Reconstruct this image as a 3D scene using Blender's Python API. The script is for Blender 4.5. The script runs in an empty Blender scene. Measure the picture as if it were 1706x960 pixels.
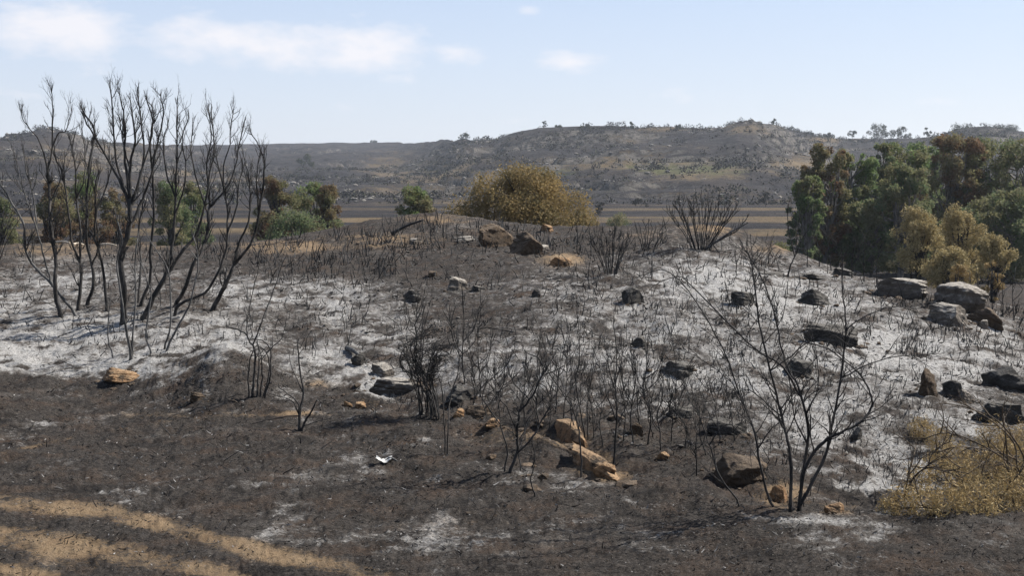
import bpy, bmesh, math, random
import numpy as np
from mathutils import Vector

random.seed(7); np.random.seed(7)
SC = bpy.context.scene
COL = SC.collection
# ------------------------------------------------------------------ camera
CAMZ = 2.2; F = 2050.0; PITCH = math.atan(190/2050)
cam_d = bpy.data.cameras.new('camera'); cam = bpy.data.objects.new('camera', cam_d); COL.objects.link(cam)
cam_d.sensor_width = 36; cam_d.lens = 36*F/1706; cam_d.clip_start = .05; cam_d.clip_end = 9000
cam.location = (0, 0, CAMZ); cam.rotation_euler = (math.pi/2-PITCH, 0, 0)
SC.camera = cam
# ------------------------------------------------------------------ sun, sky, exposure
SUN_EL = math.radians(42); SUN_AZ = math.radians(64)      # azimuth measured from +Y towards +X
sd = bpy.data.lights.new('sun', 'SUN'); sun = bpy.data.objects.new('sun', sd); COL.objects.link(sun)
sd.energy = 5.0; sd.angle = math.radians(.5); sd.color = (1, .95, .87)
sun_dir = Vector((math.sin(SUN_AZ)*math.cos(SUN_EL), math.cos(SUN_AZ)*math.cos(SUN_EL), math.sin(SUN_EL)))
sun.rotation_euler = sun_dir.to_track_quat('Z', 'Y').to_euler(); sun.location = (30, 10, 40)
SC.view_settings.view_transform = 'Standard'; SC.view_settings.look = 'None'
SC.view_settings.exposure = 0.92; SC.view_settings.gamma = 1
world = bpy.data.worlds.new('World'); SC.world = world; world.use_nodes = True
SKY_STRENGTH = .07

def pix_dir(px, py):
    u = (px-853)/F; v = (480-py)/F
    ca, sa = math.cos(PITCH), math.sin(PITCH)
    return np.array([u, ca+v*sa, -sa+v*ca])

class NT:
    def __init__(s, tree): s.t = tree
    def n(s, typ, **kw):
        x = s.t.nodes.new(typ)
        for k, v in kw.items(): setattr(x, k, v)
        return x
    def put(s, sock, v):
        if isinstance(v, bpy.types.NodeSocket): s.t.links.new(v, sock)
        elif v is not None:
            if hasattr(sock.default_value, '__len__') and not hasattr(v, '__len__'): v = (v,)*len(sock.default_value)
            if hasattr(sock.default_value, '__len__') and len(sock.default_value) == 4 and len(v) == 3: v = (*v, 1)
            sock.default_value = v
    def m(s, op, a, b=None, c=None, clamp=False):
        x = s.n('ShaderNodeMath', operation=op, use_clamp=clamp)
        s.put(x.inputs[0], a)
        if b is not None: s.put(x.inputs[1], b)
        if c is not None: s.put(x.inputs[2], c)
        return x.outputs[0]
    def mix(s, f, a, b, blend='MIX'):
        x = s.n('ShaderNodeMix', data_type='RGBA', blend_type=blend)
        s.put(x.inputs[0], f); s.put(x.inputs[6], a); s.put(x.inputs[7], b)
        return x.outputs[2]
    def noise(s, vec, scale, detail=4, rough=.55, dist=0):
        x = s.n('ShaderNodeTexNoise')
        if vec is not None: s.put(x.inputs['Vector'], vec)
        x.inputs['Scale'].default_value = scale; x.inputs['Detail'].default_value = detail
        x.inputs['Roughness'].default_value = rough; x.inputs['Distortion'].default_value = dist
        return x.outputs[0]
    def rng(s, v, a, b, c=0, d=1):
        x = s.n('ShaderNodeMapRange'); x.clamp = True
        for i, q in enumerate((v, a, b, c, d)): s.put(x.inputs[i], q)
        return x.outputs[0]

def build_world():
    N = NT(world.node_tree); t = world.node_tree; t.nodes.clear()
    sky = N.n('ShaderNodeTexSky', sky_type='NISHITA'); sky.sun_disc = False
    sky.sun_elevation = SUN_EL; sky.sun_rotation = SUN_AZ
    sky.altitude = 400; sky.air_density = 1.0; sky.dust_density = 1.2; sky.ozone_density = 2.0
    tc = N.n('ShaderNodeTexCoord').outputs['Generated']
    sep = N.n('ShaderNodeSeparateXYZ'); N.put(sep.inputs[0], tc)
    az = N.m('ARCTAN2', sep.outputs[0], sep.outputs[1]); el = N.m('ARCSINE', sep.outputs[2])
    cmb = N.n('ShaderNodeCombineXYZ'); N.put(cmb.inputs[0], az); N.put(cmb.inputs[1], N.m('MULTIPLY', el, 2.2))
    nz = N.noise(cmb.outputs[0], 26, 6, .6); nz2 = N.noise(cmb.outputs[0], 7, 4, .55)
    tot = None
    for px, py, rx, ry, w in [(90,48,125,46,1), (345,66,110,36,.95), (470,78,130,40,.9), (600,82,120,42,1), (760,90,70,22,.62), (655,130,60,14,.55),
                              (950,104,60,19,.85), (1110,158,70,14,.45), (890,152,25,10,.4), (580,180,45,13,.45), (180,100,90,16,.35), (882,18,26,9,.6),
                              (1610,172,60,14,.35), (850,200,60,12,.4), (40,160,60,14,.35), (1480,160,50,12,.3)]:
        d = pix_dir(px, py); a0 = math.atan2(d[0], d[1]); e0 = math.asin(d[2]/np.linalg.norm(d))
        ra, re = rx/F, ry/F
        q = N.m('ADD', N.m('POWER', N.m('DIVIDE', N.m('SUBTRACT', az, a0), ra), 2), N.m('POWER', N.m('DIVIDE', N.m('SUBTRACT', el, e0), re), 2))
        g = N.m('MULTIPLY', N.m('POWER', 2.718, N.m('MULTIPLY', q, -.9)), w)
        tot = g if tot is None else N.m('MAXIMUM', tot, g)
    # thin general cloud everywhere on the sky, broken by noise
    gen = N.rng(nz2, .56, .8, 0, .35)
    tot = N.m('MAXIMUM', tot, gen)
    mask = N.rng(N.m('ADD', N.m('MULTIPLY', tot, .8), N.m('MULTIPLY', N.m('SUBTRACT', nz, .5), 1.2)), .26, .78)
    mask = N.m('MULTIPLY', mask, .8)
    hz = N.rng(el, 0.1, .6, .75, .2)                     # pale summer air, thickest low over the land
    airc = N.mix(N.rng(el, 0., .14), (6.2, 6.5, 7.3), (5.0, 5.8, 7.4))
    c1 = N.mix(hz, sky.outputs[0], airc)
    c2 = N.mix(mask, c1, (7.5, 7.3, 7.5))
    bg = N.n('ShaderNodeBackground'); N.put(bg.inputs[0], c2); bg.inputs[1].default_value = SKY_STRENGTH
    out = N.n('ShaderNodeOutputWorld'); t.links.new(bg.outputs[0], out.inputs[0])
build_world()

# ------------------------------------------------------------------ numpy noise
_P = np.random.RandomState(3).permutation(512)
_P = np.concatenate([_P, _P, _P])
_G = np.random.RandomState(5).rand(512)*2*np.pi
_GX, _GY = np.cos(_G), np.sin(_G)
def perlin(x, y):
    xi = np.floor(x).astype(np.int64); yi = np.floor(y).astype(np.int64)
    xf = x-xi; yf = y-yi
    u = xf*xf*xf*(xf*(xf*6-15)+10); v = yf*yf*yf*(yf*(yf*6-15)+10)
    def g(i, j, dx, dy):
        h = _P[(_P[i % 512]+j) % 512]
        return _GX[h]*dx+_GY[h]*dy
    a = g(xi, yi, xf, yf); b = g(xi+1, yi, xf-1, yf); c = g(xi, yi+1, xf, yf-1); d = g(xi+1, yi+1, xf-1, yf-1)
    return (a+(b-a)*u)+((c+(d-c)*u)-(a+(b-a)*u))*v
def fbm(x, y, octv=4, gain=.5):
    s = 0; a = 1
    for o in range(octv):
        s = s+a*perlin(x*2**o+o*17.3, y*2**o-o*9.1); a *= gain
    return s
def sstep(x, a, b):
    t = np.clip((x-a)/(b-a), 0, 1); return t*t*(3-2*t)

# ------------------------------------------------------------------ terrain height
def pt_at(px, py, y):
    d = pix_dir(px, py); return np.array([0, 0, CAMZ])+d*(y/d[1])
def project(x, y, z):
    ca, sa = math.cos(PITCH), math.sin(PITCH)
    zc = y*ca-(z-CAMZ)*sa; yc = y*sa+(z-CAMZ)*ca
    zc = np.maximum(zc, .05)
    return 853+F*x/zc, 480-F*yc/zc
CTRL = []
for px, py in [(0,960),(425,960),(853,960),(1280,960),(1706,960),(0,800),(425,800),(800,820),(1150,860),(0,690),(300,700),(560,710),(0,632),(200,642),(480,650),(620,666),(760,704),(930,756),(1040,812),(1180,838),(1310,862),(1500,868),(1706,876)]:
    d = pix_dir(px, py); y = -CAMZ/d[2]*d[1]; CTRL.append((px, py, y))
CTRL += [(390,594,12.5), (300,612,12.9), (100,606,15.3), (100,540,18), (100,480,23), (100,430,30), (100,408,36), (300,600,14.7), (300,540,17.5), (350,480,22), (400,430,28), (450,404,34),
  (540,620,14), (620,655,13.3), (620,600,15), (620,520,18.5), (620,450,24), (640,390,31), (720,357,35), (660,378,33), (770,364,35.5), (690,400,29), (853,690,11.7), (853,600,14.2), (853,500,18.5), (853,430,24), (880,379,33), (780,366,35),
  (1050,760,9.9), (1050,700,11.1), (1050,600,13.8), (1050,500,18), (1050,430,24), (1100,384,32), (1250,396,31), (980,380,33), (1310,810,9.1), (1310,700,11.3), (1310,600,14.1), (1310,500,18.5), (1310,450,23), (1340,430,26),
  (1500,810,9.6), (1500,700,11.6), (1500,600,14.5), (1500,500,20), (1480,469,23), (1700,835,9.2), (1700,700,12), (1700,620,15), (1700,560,18.5), (1700,549,20), (1600,505,20.5), (1400,455,24)]
C3 = [pt_at(*c) for c in CTRL]
def addz(px, y, z): C3.append(np.array([(px-853)/F*y, y, z]))
for px in (-300, 0, 300, 600, 853, 1100, 1400, 1706, 2000):
    zr = [(62,-3.6), (80,-5.2), (105,-6), (140,-6)]
    if px < 500: zr = [(46,-1.2)]+zr
    elif px < 1000: zr = [(42,.35), (50,-.6)]+zr
    elif px < 1300: zr = [(42,-.6)]+zr
    else: zr = [(30,-1.3), (44,-3)]+zr
    for y, z in zr: addz(px, y, z)
for px in (-400, 2100):
    for y, z in ((7,0), (12,-.1), (18,-.1), (26,0)): addz(px, y, z)
for x in (-6, -2, 2, 6): C3.append(np.array([x, 2.5, 0.]))
C3 = np.array(C3)
def rq(x, y): return np.stack([np.arctan2(x, np.maximum(y, .3))*3.0, np.log(np.maximum(np.hypot(x, y), 1.5))*1.4], -1)
CQ = rq(C3[:, 0], C3[:, 1])
def _ker(r2): return np.where(r2 > 1e-12, r2*np.log(np.maximum(r2, 1e-12))*.5, 0)
def _fit():
    n = len(CQ); r2 = ((CQ[:, None]-CQ[None])**2).sum(-1)
    A = _ker(r2)+np.eye(n)*.0004; P = np.c_[np.ones(n), CQ]
    M = np.block([[A, P], [P.T, np.zeros((3, 3))]])
    return np.linalg.solve(M, np.r_[C3[:, 2], np.zeros(3)])
RW = _fit()
SKYL = np.array([(-900,236),(-400,228),(0,225),(40,219),(75,213),(115,218),(135,224),(155,233),(210,237),(300,241),(440,240),(520,238),(640,238),(700,238),(745,232),(790,229),(825,231),(850,222),(900,212),(950,210),(1040,209),(1065,212),(1110,211),(1180,213),(1202,212),(1225,203),(1250,200),(1285,206),(1310,215),(1345,223),(1400,228),(1440,229),(1500,228),(1560,224),(1585,215),(1640,208),(1690,215),(1720,220),(2100,226),(2700,234)], float)
DCR = np.array([(-900,800),(0,760),(170,780),(300,1100),(440,1500),(640,1500),(700,1150),(760,760),(900,700),(1250,640),(1320,760),(1450,800),(1640,700),(2700,800)], float)
_gx = np.arange(-900, 2700, 5.); _k = np.exp(-np.linspace(-2.5, 2.5, 41)**2); _k /= _k.sum()
_gd = np.convolve(np.pad(np.interp(_gx, DCR[:, 0], DCR[:, 1]), 20, mode='edge'), _k, 'valid'); DCR = np.c_[_gx, _gd]
EPX = np.array([-600,0,200,290,390,480,540,620,760,930,1040,1180,1310,1450,1706,2300], float)
EPY = np.array([628,628,640,640,632,640,650,664,702,752,808,835,860,866,874,890], float)
EYW = np.array([(lambda d: -CAMZ/d[2]*d[1])(pix_dir(a, b)) for a, b in zip(EPX, EPY)])
def near_h(x, y):
    q = rq(x, y); out = np.empty(x.shape)
    for i in range(0, len(x), 40000):
        s = slice(i, i+40000)
        r2 = ((q[s, None]-CQ[None])**2).sum(-1)
        out[s] = _ker(r2)@RW[:-3]+RW[-3]+q[s]@RW[-2:]
    return out
def height(x, y):
    x = np.asarray(x, float).ravel(); y = np.asarray(y, float).ravel()
    r = np.hypot(x, y); fwd = y > .3
    h = np.full(x.shape, -6.)
    k = (r < 150) & fwd
    if k.any(): h[k] = near_h(x[k], y[k])
    h = np.where(fwd, h, 0)
    w = sstep(r, 105, 140); h = h*(1-w)+(-6)*w
    h = np.where(fwd & (r > 3), h, 0*h)
    # relief near: lumps, gullied ash, fine crust
    nr = (r < 130)
    xx, yy = x[nr], y[nr]; rr = r[nr]
    amp = sstep(rr, 6, 13)
    e = .10*fbm(xx*.45, yy*.45, 3)*amp+.05*fbm(xx*1.7+5, yy*1.7, 4)*(.6+.7*amp)+.05*np.maximum(fbm(xx*.9+31, yy*1.1, 4, .6), 0)*amp+.03*fbm(xx*5, yy*5, 4, .6)*(.45+.55*amp)+.015*np.abs(fbm(xx*15, yy*15, 3, .6))*2
    h[nr] += e*np.where(rr > 60, 1.5, 1)
    yy_s = np.maximum(yy, .5); de = yy-np.interp(853+F*xx/yy_s, EPX, EYW)-.25*fbm(xx*1.1, yy*1.1, 2)
    lip = np.exp(-(de/.45)**2)*(.035+.1*np.maximum(fbm(xx*1.3+60, yy*.6, 3)+.25, 0))-.13*np.exp(-((de-1.0)/.55)**2)
    h[nr] += np.where(yy > 3, lip, 0)
    # hill country
    far = (r > 250)
    if far.any():
        xf, yf = x[far], y[far]; rf = r[far]
        th = np.arctan2(xf, yf); pxx = 853+F*np.tan(np.clip(th, -1.2, 1.2))
        pxx = np.where(np.abs(th) > 1.15, 853+np.sign(th)*1800, pxx)
        ys = np.interp(pxx, SKYL[:, 0], SKYL[:, 1]); dc = np.interp(pxx, DCR[:, 0], DCR[:, 1])
        zc = CAMZ+dc*np.cos(np.clip(th, -1.2, 1.2))*(290-ys)/F
        d0 = 335+25*fbm(xf*.01, yf*.01+4, 2)
        t = (rf-d0)/(dc-d0)
        p = np.clip(t, 0, 1); p = p*(.55+.45*p)*.55+.45*sstep(p, 0, 1)
        z = -6+(zc+6)*p
        damp = np.clip(t*5, 0, 1)*(1-.75*sstep(t, .8, 1.0))
        z = z+damp*(4.2*fbm(xf*.011+3, yf*.011, 4)+1.2*fbm(xf*.05, yf*.05, 3))
        z = z-damp*3.2*(1-np.clip(np.abs(fbm(xf*.007+2, yf*.007, 3))*4, 0, 1))
        st = 3.2; q = z/st+.5*fbm(xf*.012, yf*.012, 2); fr = q-np.floor(q)
        led = (sstep(fr, .72, .98)-fr)*st
        z = z+led*.95*np.clip(t*5, 0, 1)*sstep(fbm(xf*.015+9, yf*.015, 2), -.25, .3)
        over = np.clip(t-1, 0, None); z = z-(over*dc*.05)*np.clip(over*8, 0, 1)
        wv = sstep(rf, d0-30, d0+10)
        h[far] = h[far]*(1-wv)+z*wv
    return h
def gz(x, y): return float(height(np.array([x]), np.array([y]))[0])
def ground_hit(px, py):
    d = pix_dir(px, py); ts = np.concatenate([np.arange(3, 60, .04), np.arange(60, 1600, .8)])/d[1]
    P = np.array([0, 0, CAMZ])+d[None]*ts[:, None]
    k = np.nonzero(height(P[:, 0], P[:, 1]) >= P[:, 2])[0]
    i = k[0] if len(k) else len(ts)-1
    return P[i]

# ------------------------------------------------------------------ helpers
def tag(o, label=None, cat=None, group=None, kind=None):
    if label: o['label'] = label
    if cat: o['category'] = cat
    if group: o['group'] = group
    if kind: o['kind'] = kind
    return o
def mesh_obj(name, V, Fc, mat, parent=None, smooth=False):
    me = bpy.data.meshes.new(name); me.from_pydata([tuple(map(float, v)) for v in V] if not isinstance(V, np.ndarray) else V.tolist(), [], Fc if isinstance(Fc, list) else Fc.tolist())
    me.materials.append(mat)
    if smooth: me.polygons.foreach_set('use_smooth', np.ones(len(me.polygons), bool))
    me.update()
    o = bpy.data.objects.new(name, me); COL.objects.link(o)
    if parent: o.parent = parent
    return o
def empty(name, loc):
    e = bpy.data.objects.new(name, None); COL.objects.link(e); e.location = loc; e.empty_display_size = .2
    return e
class Tubes:
    def __init__(s): s.V = []; s.F = []; s.n = 0
    def add(s, P, R, sides=5):
        P = np.asarray(P, float); k = len(P)
        if k < 2: return
        T = np.gradient(P, axis=0); T /= np.linalg.norm(T, axis=1)[:, None]+1e-9
        ref = np.array([.31, .9, .2]); A = np.cross(T, ref); A /= np.linalg.norm(A, axis=1)[:, None]+1e-9; B = np.cross(T, A)
        an = np.arange(sides)*2*np.pi/sides
        ring = P[:, None]+np.asarray(R)[:, None, None]*(np.cos(an)[None, :, None]*A[:, None]+np.sin(an)[None, :, None]*B[:, None])
        b = s.n; s.V.append(ring.reshape(-1, 3)); s.n += k*sides
        for i in range(k-1):
            for j in range(sides):
                j2 = (j+1) % sides
                s.F.append((b+i*sides+j, b+i*sides+j2, b+(i+1)*sides+j2, b+(i+1)*sides+j))
        s.F.append(tuple(b+(k-1)*sides+j for j in range(sides)))
    def build(s, name, mat, parent=None, off=None):
        V = np.concatenate(s.V) if s.V else np.zeros((0, 3))
        if off is not None: V = V-np.asarray(off)
        return mesh_obj(name, V, s.F, mat, parent, True)
def smooth_path(P, step=4):
    P = np.asarray(P, float)
    if len(P) < 3:
        return np.array([P[0]+(P[-1]-P[0])*t for t in np.linspace(0, 1, step+1)])
    Q = np.vstack([2*P[0]-P[1], P, 2*P[-1]-P[-2]]); out = []
    for i in range(1, len(Q)-2):
        p0, p1, p2, p3 = Q[i-1:i+3]
        for t in np.linspace(0, 1, step, endpoint=False):
            out.append(.5*((2*p1)+(p2-p0)*t+(2*p0-5*p1+4*p2-p3)*t*t+(3*p1-p0-3*p2+p3)*t**3))
    out.append(Q[-2]); return np.array(out)
RNG = np.random.RandomState(11)
def grow(tb, p, d, L, r, lvl, up=.25, wob=.25, spread=.6, kids=3):
    n = 5; pts = [p]; dd = d/np.linalg.norm(d)
    for i in range(n):
        dd = dd+RNG.normal(0, wob, 3)*.5+np.array([0, 0, up*.35]); dd /= np.linalg.norm(dd)
        pts.append(pts[-1]+dd*L/n)
    pts = np.array(pts); R = np.linspace(r, r*.45, n+1)
    tb.add(pts, R, 4 if lvl > 0 else 3)
    if lvl > 0:
        for _ in range(kids):
            t = RNG.uniform(.3, 1); i = min(int(t*n), n-1); q = pts[i]+(pts[i+1]-pts[i])*(t*n-i if t < 1 else 1)
            dv = (pts[i+1]-pts[i])/np.linalg.norm(pts[i+1]-pts[i])
            nd = dv+RNG.normal(0, spread, 3); nd[2] += up
            grow(tb, q, nd, L*RNG.uniform(.35, .6), R[i]*.62, lvl-1, up, wob, spread, kids)

# ------------------------------------------------------------------ materials
def new_mat(name):
    m = bpy.data.materials.new(name); m.use_nodes = True; m.node_tree.nodes.clear()
    N = NT(m.node_tree); b = N.n('ShaderNodeBsdfPrincipled'); o = N.n('ShaderNodeOutputMaterial')
    m.node_tree.links.new(b.outputs[0], o.inputs[0]); b.inputs['Roughness'].default_value = .9
    b.inputs['Specular IOR Level'].default_value = .2
    return m, N, b
def bump(N, b, h, strength, dist):
    x = N.n('ShaderNodeBump'); x.inputs['Strength'].default_value = strength; x.inputs['Distance'].default_value = dist
    N.put(x.inputs['Height'], h); N.t.links.new(x.outputs[0], b.inputs['Normal'])
def mat_wood(name, c1, c2, scale=18, ash=None, amt=.7):
    m, N, b = new_mat(name); g = N.n('ShaderNodeNewGeometry').outputs['Position']
    mp = N.n('ShaderNodeMapping'); N.put(mp.inputs[0], g); mp.inputs['Scale'].default_value = (1, 1, .35)
    n = N.noise(mp.outputs[0], scale, 5, .65)
    c = N.mix(N.rng(n, .35, .68), c1, c2)
    if ash:
        n2 = N.noise(g, 5, 3); c = N.mix(N.m('MULTIPLY', N.rng(n2, .5, .7), amt), c, ash)
    N.put(b.inputs['Base Color'], c); b.inputs['Roughness'].default_value = .75
    bump(N, b, N.noise(mp.outputs[0], 45, 5, .7), 1., .02)
    return m
M_CHAR = mat_wood('charred_bark', (.008, .008, .009), (.05, .047, .045), 18, (.11, .095, .082), .55)
M_CHARG = mat_wood('charred_grey_bark', (.02, .02, .02), (.16, .155, .15), 14)
M_BROWN = mat_wood('scorched_brown_stem', (.03, .022, .015), (.15, .11, .075), 14)
M_TRUNK = mat_wood('pale_trunk', (.06, .055, .05), (.24, .22, .2), 6)
def mat_rock(name, a, bcol, top, scale=4., topamt=.7, charred=0):
    m, N, b = new_mat(name); tc = N.n('ShaderNodeTexCoord').outputs['Object']; geo = N.n('ShaderNodeNewGeometry')
    n = N.noise(tc, scale, 8, .65, .3); c = N.mix(N.rng(n, .3, .7), a, bcol)
    n3 = N.noise(tc, scale*5, 5, .7); c = N.mix(N.rng(n3, .52, .75, 0, .6), c, (.012, .012, .013))
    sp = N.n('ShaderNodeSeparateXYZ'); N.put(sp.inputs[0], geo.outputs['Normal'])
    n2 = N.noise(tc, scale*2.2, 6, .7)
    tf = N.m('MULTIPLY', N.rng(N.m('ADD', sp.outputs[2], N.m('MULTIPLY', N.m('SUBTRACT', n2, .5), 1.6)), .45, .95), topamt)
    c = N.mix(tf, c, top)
    if charred: c = N.mix(N.rng(N.noise(tc, scale*.8, 7, .75, .4), .47, .6, 0, charred), c, (.022, .02, .018))
    N.put(b.inputs['Base Color'], c)
    bump(N, b, N.m('ADD', N.noise(tc, scale*3, 8, .7), N.m('MULTIPLY', N.noise(tc, scale*14, 4, .7), .4)), .9, .05)
    return m
M_RDARK = mat_rock('charred_rock', (.02, .019, .018), (.075, .068, .06), (.2, .185, .165), 5, .6)
M_RGREY = mat_rock('ashy_grey_rock', (.06, .05, .042), (.17, .145, .12), (.34, .31, .27), 4, .95)
M_RORNG = mat_rock('orange_sandstone', (.2, .11, .055), (.36, .215, .11), (.4, .29, .18), 5, .5, .9)
M_RBRWN = mat_rock('scorched_brown_rock', (.035, .028, .022), (.13, .085, .05), (.2, .155, .115), 5, .5, .5)
M_RPALE = mat_rock('pale_hill_rock', (.07, .065, .06), (.2, .18, .155), (.27, .25, .22), 1.2, .6)

def mat_isl(name, cols, rough=.85, trans=0, patch=None, patch_scale=.5, low=None):
    """random colour per leaf / sliver; 'patch' is a second list of colours chosen by a coarse noise"""
    m, N, b = new_mat(name); g = N.n('ShaderNodeNewGeometry')
    def ramp(cs):
        r = N.n('ShaderNodeValToRGB'); e = r.color_ramp.elements
        while len(e) < len(cs): e.new(.5)
        for i, c in enumerate(cs): e[i].position = i/max(1, len(cs)-1); e[i].color = (*c, 1)
        N.put(r.inputs[0], g.outputs['Random Per Island']); return r.outputs[0]
    c = ramp(cols)
    if patch:
        n = N.noise(N.n('ShaderNodeTexCoord').outputs['Object'], patch_scale, 3, .5)
        c = N.mix(N.rng(n, .44, .58), c, ramp(patch))
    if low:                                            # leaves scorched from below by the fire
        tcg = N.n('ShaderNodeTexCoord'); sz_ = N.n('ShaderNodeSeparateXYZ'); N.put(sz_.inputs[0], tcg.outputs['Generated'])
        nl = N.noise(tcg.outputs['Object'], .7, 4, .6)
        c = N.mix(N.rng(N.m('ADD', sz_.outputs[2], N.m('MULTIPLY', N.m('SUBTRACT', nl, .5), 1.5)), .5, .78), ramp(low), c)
    N.put(b.inputs['Base Color'], c); b.inputs['Roughness'].default_value = rough
    if trans:
        tr = N.n('ShaderNodeBsdfTranslucent'); N.put(tr.inputs[0], c); mx = N.n('ShaderNodeMixShader'); mx.inputs[0].default_value = trans
        out = [x for x in N.t.nodes if x.type == 'OUTPUT_MATERIAL'][0]
        N.t.links.new(b.outputs[0], mx.inputs[1]); N.t.links.new(tr.outputs[0], mx.inputs[2]); N.t.links.new(mx.outputs[0], out.inputs[0])
    return m
GREEN = [(.038, .058, .022), (.06, .086, .03), (.085, .118, .045), (.052, .07, .033)]; GREEN = [tuple(v*2.1 for v in c) for c in GREEN]
OLIVE = [(.06, .065, .03), (.1, .095, .045), (.075, .075, .04), (.13, .11, .06)]; OLIVE = [tuple(v*1.9 for v in c) for c in OLIVE]
RUST = [(.085, .05, .03), (.12, .07, .042), (.08, .058, .036), (.15, .095, .058)]; RUST = [tuple(v*1.35 for v in c) for c in RUST]
TAN = [(.14, .112, .052), (.23, .185, .092), (.18, .145, .07), (.28, .23, .125)]; TAN = [tuple(v*1.6 for v in c) for c in TAN]
DARKG = [(.025, .04, .02), (.04, .055, .026), (.06, .07, .035), (.05, .05, .03)]; DARKG = [tuple(v*2.8 for v in c) for c in DARKG]
M_LGREEN = mat_isl('green_leaf', GREEN, .7, .5, OLIVE, .3)
M_LGREEN2 = mat_isl('green_leaf_scorched_below', GREEN, .7, .5, DARKG, .4)
M_LTWO = mat_isl('green_topped_leaf', GREEN, .75, .45, OLIVE, .6, RUST)
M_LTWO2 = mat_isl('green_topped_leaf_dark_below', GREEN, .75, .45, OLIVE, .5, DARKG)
M_LRUST = mat_isl('rust_leaf', RUST, .8, .45, OLIVE, .4)
M_LOLIVE = mat_isl('olive_leaf', OLIVE, .8, .45, DARKG, .5)
M_LDARK = mat_isl('dark_green_leaf', DARKG, .75, .45, OLIVE, .35)
M_LTAN = mat_isl('scorched_tan_leaf', TAN, .85, .25)
M_LBUSH = mat_isl('scorched_olive_leaf', [(.16, .115, .048), (.26, .185, .08), (.34, .25, .12), (.2, .16, .068)], .85, .35, [(.13, .105, .05), (.22, .165, .08), (.11, .1, .048)], .9)
M_LFAR = mat_isl('far_tree_leaf', [(.03, .04, .024), (.05, .06, .03), (.07, .07, .04)], .85)
M_SCRUB = mat_isl('burnt_scrub', [(.015, .015, .016), (.03, .028, .028), (.05, .042, .035), (.06, .065, .03)], .95)
M_STUB = mat_isl('charred_stubble', [(.008, .008, .009), (.02, .02, .02), (.035, .033, .032), (.1, .098, .095)], .85)
M_LITTER = mat_isl('burnt_litter', [(.012, .011, .011), (.025, .022, .02), (.06, .048, .038), (.045, .042, .04), (.02, .02, .02), (.3, .29, .28)], .95)
M_DRYGR = mat_isl('dry_yellow_foliage', [(.2, .14, .062), (.32, .23, .105), (.25, .18, .085), (.4, .31, .16)], .85, .2)

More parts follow.
